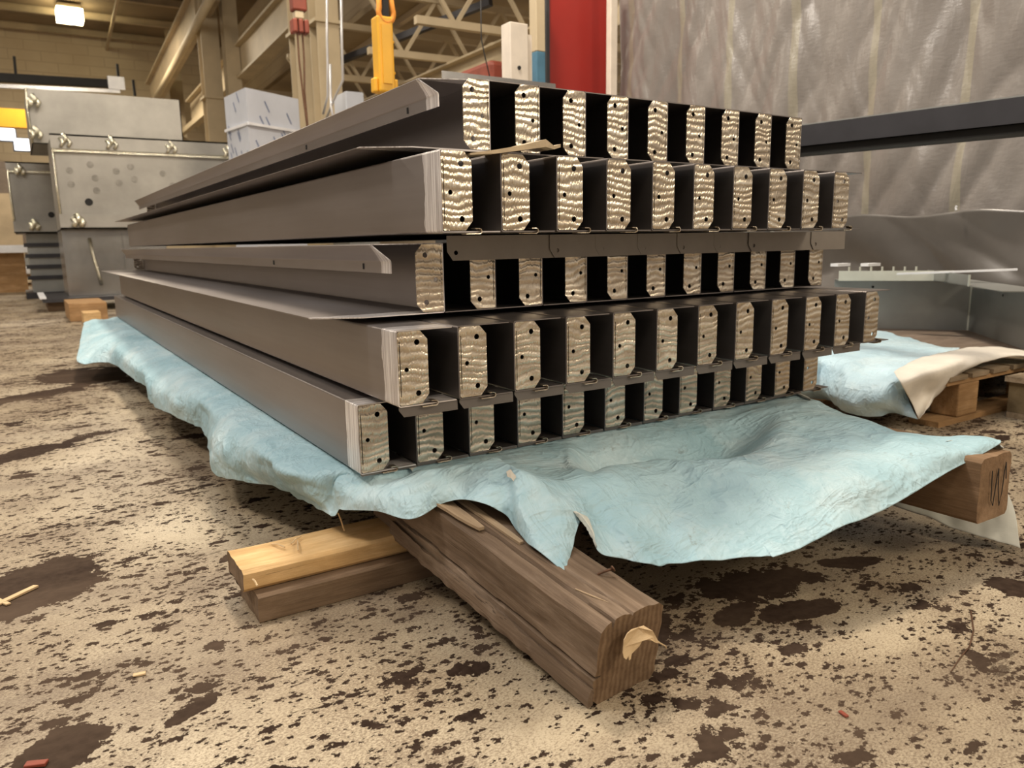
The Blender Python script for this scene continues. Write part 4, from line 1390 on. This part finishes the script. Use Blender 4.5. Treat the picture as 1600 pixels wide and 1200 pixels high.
def channel_mesh(kind, wide=False, mat='beam'):
    mb = MB()
    T_ = .0022
    if kind == 'A':
        pr = rounded([(.122, BH), (0, BH), (0, 0), (.128, 0)], .0045)
        extrude_strip(mb, pr, T_, YS)
    else:
        fw = .285 if wide else .131
        pr = rounded([(0, BH), (0, 0), (-fw, 0)], .0045)
        yf = (lambda x, z: (.0 if x > -.19 else (abs(x) - .19) * .55)) if wide else None
        pts = pr
        if wide:
            pts = pr[:-1] + [Vector((-.10, 0)), Vector((-.19, 0)), Vector((-.285, 0))]
        extrude_strip(mb, pts, T_, YS, yf)
        fwid = .131 if not wide else .142
        prt = rounded([(0, BH - .0001), (-fwid, BH), (-fwid + .026, BH - .036), (-fwid + .026, BH - .062)], .003, 3) if wide else [(0, BH), (-fwid, BH)]
        extrude_strip(mb, prt, T_, [0.004] + YS[1:], (lambda x, z: .05 * max(0, (abs(x) - .118)) / .02 if z > BH - .01 else 0.012) if wide else None)
    return mb.mesh('channel_body', M[mat], angle=35)


chA, chAi, chB, chBw = channel_mesh('A'), channel_mesh('A', False, 'beamin'), channel_mesh('B', False, 'beamin'), channel_mesh('B', True, 'beam')


def hook_mesh():
    mb = MB()
    pr = [(.046, -.0035), (.078, -.0035)]
    for k in range(7):
        a = -math.pi / 2 + math.pi * k / 6
        pr.append((.078 + .0052 * math.cos(a), .0017 + .0052 * math.sin(a) - .0))
    pr = [(.048, -.0040), (.078, -.0040)] + [(.078 + .0050 * math.cos(-math.pi / 2 + math.pi * k / 6), .0010 + .0050 * math.sin(-math.pi / 2 + math.pi * k / 6)) for k in range(1, 7)] + [(.068, .0062)]
    extrude_strip(mb, [Vector(p) for p in pr], .0016, [-.006, .012])
    return mb.mesh('folded_hook', M['plate'], angle=35)


hookA = hook_mesh()


def tab_mesh(x0, x1, z0, z1, name='connection_tab'):
    c = min(.014, (z1 - z0) * .5)
    bm = bmesh.new()

    def loop(pp):
        vs = [bm.verts.new((x, 0, z)) for x, z in pp]
        return [bm.edges.new((vs[i], vs[(i + 1) % len(vs)])) for i in range(len(vs))]
    ed = loop([(x0, z1), (x0, z0 + c * 1.4), (x0 + c, z0), (x1, z0), (x1, z1)])
    for (x, z, r) in (((x0 + .022, z0 + .017, .0050),) if z1 - z0 > .03 else ()):
        ed += loop([(x + r * math.cos(a * math.pi / 8), z + r * math.sin(a * math.pi / 8)) for a in range(16)])
    bmesh.ops.triangle_fill(bm, use_beauty=True, use_dissolve=False, edges=ed)
    r = bmesh.ops.extrude_face_region(bm, geom=bm.faces[:])
    for v in r['geom']:
        if isinstance(v, bmesh.types.BMVert):
            v.co.y += .0015
    bmesh.ops.recalc_face_normals(bm, faces=bm.faces)
    me = bpy.data.meshes.new(name)
    bm.to_mesh(me)
    bm.free()
    me.materials.append(M['dull'])
    return me


tab3 = tab_mesh(-.130, .036, .112, .166)
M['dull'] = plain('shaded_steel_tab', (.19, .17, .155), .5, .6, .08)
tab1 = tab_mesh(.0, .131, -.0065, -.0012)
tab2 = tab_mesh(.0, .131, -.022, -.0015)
_k = MB().box((-.1188, .165, BH - .055), (-.1172, .171, BH - .042))
_k.box((-.1188, .9, BH - .055), (-.1172, .91, BH - .042))
slotm = _k.mesh('lip_slot', M['hole'])
ORD = ['first', 'second', 'third', 'fourth', 'fifth', 'sixth', 'seventh', 'eighth', 'ninth', 'tenth', 'eleventh', 'twelfth']
rnd = random.Random(3)
for ti, (X0, Y0, Z0, sk, rz, n, kind, tname) in enumerate(TIERS):
    for i in range(n):
        x, y_, z = X0 + i * PITCH_X, Y0 + sk * i * PITCH_X + rnd.uniform(-.002, .002), Z0 + rz * i * PITCH_X
        if ti == 0 and i > 3:
            z += .0
        lead = 'steel channel with ground end plate, '
        lb = lead + (ORD[i] + ' from the left in the ' + tname)
        if i == 0 and kind == 'B':
            lb = 'outermost beam with a wide open flange at the left of the ' + tname
        elif i == n - 1:
            lb = lead + 'last on the right in the ' + tname
        t_ = thing('channel_beam', (x, y_, z), lb, 'steel beam', 'channel beams in the ' + tname)
        part('channel_body', (chA if i == 0 else chAi) if kind == 'A' else (chBw if i == 0 else chB), t_)
        part('end_plate', plateA if kind == 'A' else plateB, t_, (0, -.0005, 0))['label'] = 'brushed golden end plate with three holes'
        part('end_plate', plateA if kind == 'A' else plateB, t_, (0, BL - .004, 0))
        if kind == 'A':
            part('folded_hook', hookA, t_)
        if i == 0 and kind == 'B':
            part('lip_slot', slotm, t_)
        if ti == 2 and i > 0:
            part('connection_tab', tab3, t_, (.0036 * i, -.006 - .0018 * i, 0))['label'] = 'dull grey tab with chamfered corner'
        if ti in (0, 1) and i < n - 1:
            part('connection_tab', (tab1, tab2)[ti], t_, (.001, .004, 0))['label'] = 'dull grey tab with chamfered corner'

# rust-brown cardboard strip caught between the two upper tiers
c0_ = [at(735, 240, Y=1.30), at(775, 236, Y=1.29), at(820, 229, Y=1.285), at(853, 222, Y=1.28), at(866, 230, Y=1.28), at(876, 227, Y=1.28)]
k = MB()
vs = []
hs = [.002, .0045, .006, .009, .004, .004]
for p, h_ in zip(c0_, hs):
    vs += [p + Vector((0, 0, -h_)), p + Vector((0, 0, h_ * .6)), p + Vector((.01, .08, h_ * .6 + .003)), p + Vector((.01, .08, -h_ + .003))]
n_ = len(c0_)
k.add(vs, [(i * 4 + q, i * 4 + (q + 1) % 4, (i + 1) * 4 + (q + 1) % 4, (i + 1) * 4 + q) for i in range(n_ - 1) for q in range(4)] + [(3, 2, 1, 0), tuple((n_ - 1) * 4 + q for q in range(4))])
tag(k.build('cardboard_strip', M['card'], origin=c0_[0]), 'torn tan cardboard strip lying on the fourth tier of beams', 'cardboard')

# ------------------------------------------------------------------ main blue sheet
Sx = []


def st(r0, r1, r2, r3, r4, r5):
    Sx.append([Vector(r0), Vector(r1), Vector(r2), Vector(r3), Vector(r4), Vector(r5)])


def side(Y, hem, zh, bulge=.03, zr=.245, xr=.50):
    h = at(*hem, Z=zh)
    top_ = Vector((.575, Y, .2545))
    rid = Vector((xr, Y + (h.y - Y) * .3, zr))
    mid = rid.lerp(h, .5) + Vector((-bulge, 0, .012))
    st((1.0, Y + .02, .2540), (.72, Y + .01, .2545), top_, rid, mid, h)


# left flank, from the far end to the near corner
side(6.35, (131, 505), .240, .0, .25, .50)
side(5.9, (124, 540), .17, .0, .25, .48)
side(5.3, (123, 567), .11, .01, .25, .47)
side(4.7, (172, 567), .13, .02, .245, .47)
side(4.15, (205, 590), .135, .03, .24, .47)
side(3.75, (230, 607), .14, .03, .238, .47)
side(3.5, (233, 627), .115, .035, .24, .48)
side(3.1, (262, 645), .12, .03, .245, .49)
side(2.8, (300, 664), .125, .02, .24, .48)
side(2.6, (320, 672), .125, .0, .23, .48)
side(2.3, (327, 712), .10, .02, .24, .48)
side(2.12, (337, 741), .095, .03, .238, .47)
side(1.98, (380, 752), .115, .02, .24, .47)
side(1.84, (430, 762), .135, .015, .24, .47)
side(1.70, (480, 786), .14, .01, .235, .47)
# the near corner with its tucks
zc = .2545
st((1.0, 1.62, zc), (.75, 1.60, zc), (.60, 1.58, zc), at(505, 745, Z=.235), at(500, 775, Z=.19), at(508, 802, Z=.155))
st((1.0, 1.60, zc), (.75, 1.58, zc), (.60, 1.55, zc), at(528, 752, Z=.225), at(522, 782, Z=.185), at(521, 806, Z=.155))
st((1.0, 1.60, zc), (.78, 1.57, zc), (.62, 1.52, zc), at(535, 745, Z=.24), at(530, 772, Z=.21), at(527, 796, Z=.175))
st((1.02, 1.60, zc), (.80, 1.56, zc), (.64, 1.50, zc), at(575, 752, Z=.24), at(560, 778, Z=.215), at(540, 797, Z=.185))
# front edge
def front(xr0, ridge, zr, mid, zm, hem, zh, trough=None):
    A1 = Vector((xr0, 1.75, .2545))
    A2 = Vector((xr0, 1.50, .2540))
    rg = at(*ridge, Z=zr)
    tr_ = trough if trough else A2.lerp(rg, .55) + Vector((0, 0, -.012))
    st(A1, A2, tr_, rg, at(*mid, Z=zm), at(*hem, Z=zh))


front(.68, (620, 750), .245, (605, 778), .222, (588, 799), .195)
front(.72, (655, 738), .262, (645, 775), .232, (640, 811), .195)
front(.76, (685, 733), .275, (685, 765), .25, (690, 787), .225)
front(.80, (730, 727), .280, (728, 760), .256, (722, 782), .236)
front(.84, (775, 720), .285, (765, 760), .262, (760, 792), .235)
front(.88, (795, 732), .285, (798, 775), .25, (803, 816), .205)
front(.90, (803, 735), .288, (815, 790), .245, (835, 855), .192)
front(.92, (815, 740), .288, (845, 800), .235, (884, 893), .168)
front(.95, (832, 745), .282, (870, 800), .235, (891, 862), .182)
front(.98, (850, 752), .272, (890, 795), .235, (914, 808), .215)
front(1.02, (870, 755), .262, (915, 812), .215, (935, 858), .178)
front(1.07, (895, 752), .255, (940, 815), .200, (975, 875), .150)
front(1.10, (915, 748), .254, (965, 818), .198, (1012, 884), .140)
front(1.13, (930, 745), .250, (985, 815), .195, (1030, 887), .133, Vector((1.12, 1.38, .180)))
front(1.16, (950, 735), .250, (1005, 810), .195, (1048, 880), .136, Vector((1.16, 1.37, .172)))
front(1.20, (975, 728), .250, (1040, 800), .195, (1085, 877), .140, Vector((1.20, 1.36, .165)))
front(1.30, (1040, 717), .252, (1105, 795), .195, (1150, 870), .145, Vector((1.30, 1.34, .160)))
front(1.37, (1075, 720), .252, (1142, 792), .198, (1198, 868), .147, Vector((1.37, 1.33, .162)))
front(1.42, (1100, 722), .252, (1170, 790), .200, (1218, 867), .150, Vector((1.42, 1.32, .168)))
front(1.56, (1170, 718), .252, (1240, 775), .215, (1300, 832), .170, Vector((1.55, 1.33, .190)))
front(1.70, (1225, 705), .253, (1310, 755), .232, (1400, 786), .190, Vector((1.70, 1.34, .262)))
front(1.86, (1290, 692), .256, (1400, 722), .250, (1480, 738), .225, Vector((1.82, 1.36, .266)))
front(2.02, (1345, 680), .258, (1470, 700), .262, (1562, 694), .262, Vector((1.95, 1.40, .262)))
st((2.2, 2.2, .2545), (2.16, 1.9, .2545), (2.14, 1.72, .2545), at(1365, 662, Z=.258), at(1450, 678, Z=.260), at(1540, 687, Z=.262))
rows = [[s[j] for s in Sx] for j in range(6)]
msh = cloth('blue_sheet', rows, 620, 104, [M['sheet'], M['under']], None, .0048, 1.3, origin=(.6, 1.5, .25), th=.0012,
            rowmask=lambda v: 0 if v < .38 else min(1, (v - .38) * 6))
tag(msh, 'large pale blue crumpled sheet spread under the beam stack over the timbers', 'sheet')
# white back of the sheet hanging behind the scribbled timber
bk = [
    [at(1480, 690, Z=.262), at(1545, 688, Z=.262), at(1572, 697, Z=.262)],
    [Vector((1.93, 1.10, .20)), Vector((1.95, .98, .20)), Vector((1.965, .90, .20))],
    [Vector((1.90, 1.15, .09)), at(1530, 815, Z=.07) + Vector((.08, .03, 0)), at(1583, 790, Z=.09)],
    [at(1390, 788, Z=.045), at(1500, 828, Z=.035), at(1594, 857, Z=.012)],
]
f2 = cloth('hanging_flap', bk, 40, 30, [M['under'], M['sheet']], msh, .004, 4.4)
f2['label'] = 'pale underside hanging behind the timber end'
# torn paper scrap on the sheet
c = at(798, 740, Z=.292)
k = MB().add([c + Vector(v) for v in ((-.010, 0, .006), (-.002, -.004, .010), (.003, -.004, .002), (.008, -.006, -.004), (.009, -.008, -.022), (.004, -.008, -.018), (-.002, -.005, -.008), (-.009, -.002, -.004))], [tuple(range(8))])
o = k.build('torn_scrap', M['white'], msh, origin=(.6, 1.5, .25))
s = o.modifiers.new('t', 'SOLIDIFY')
s.thickness = .001
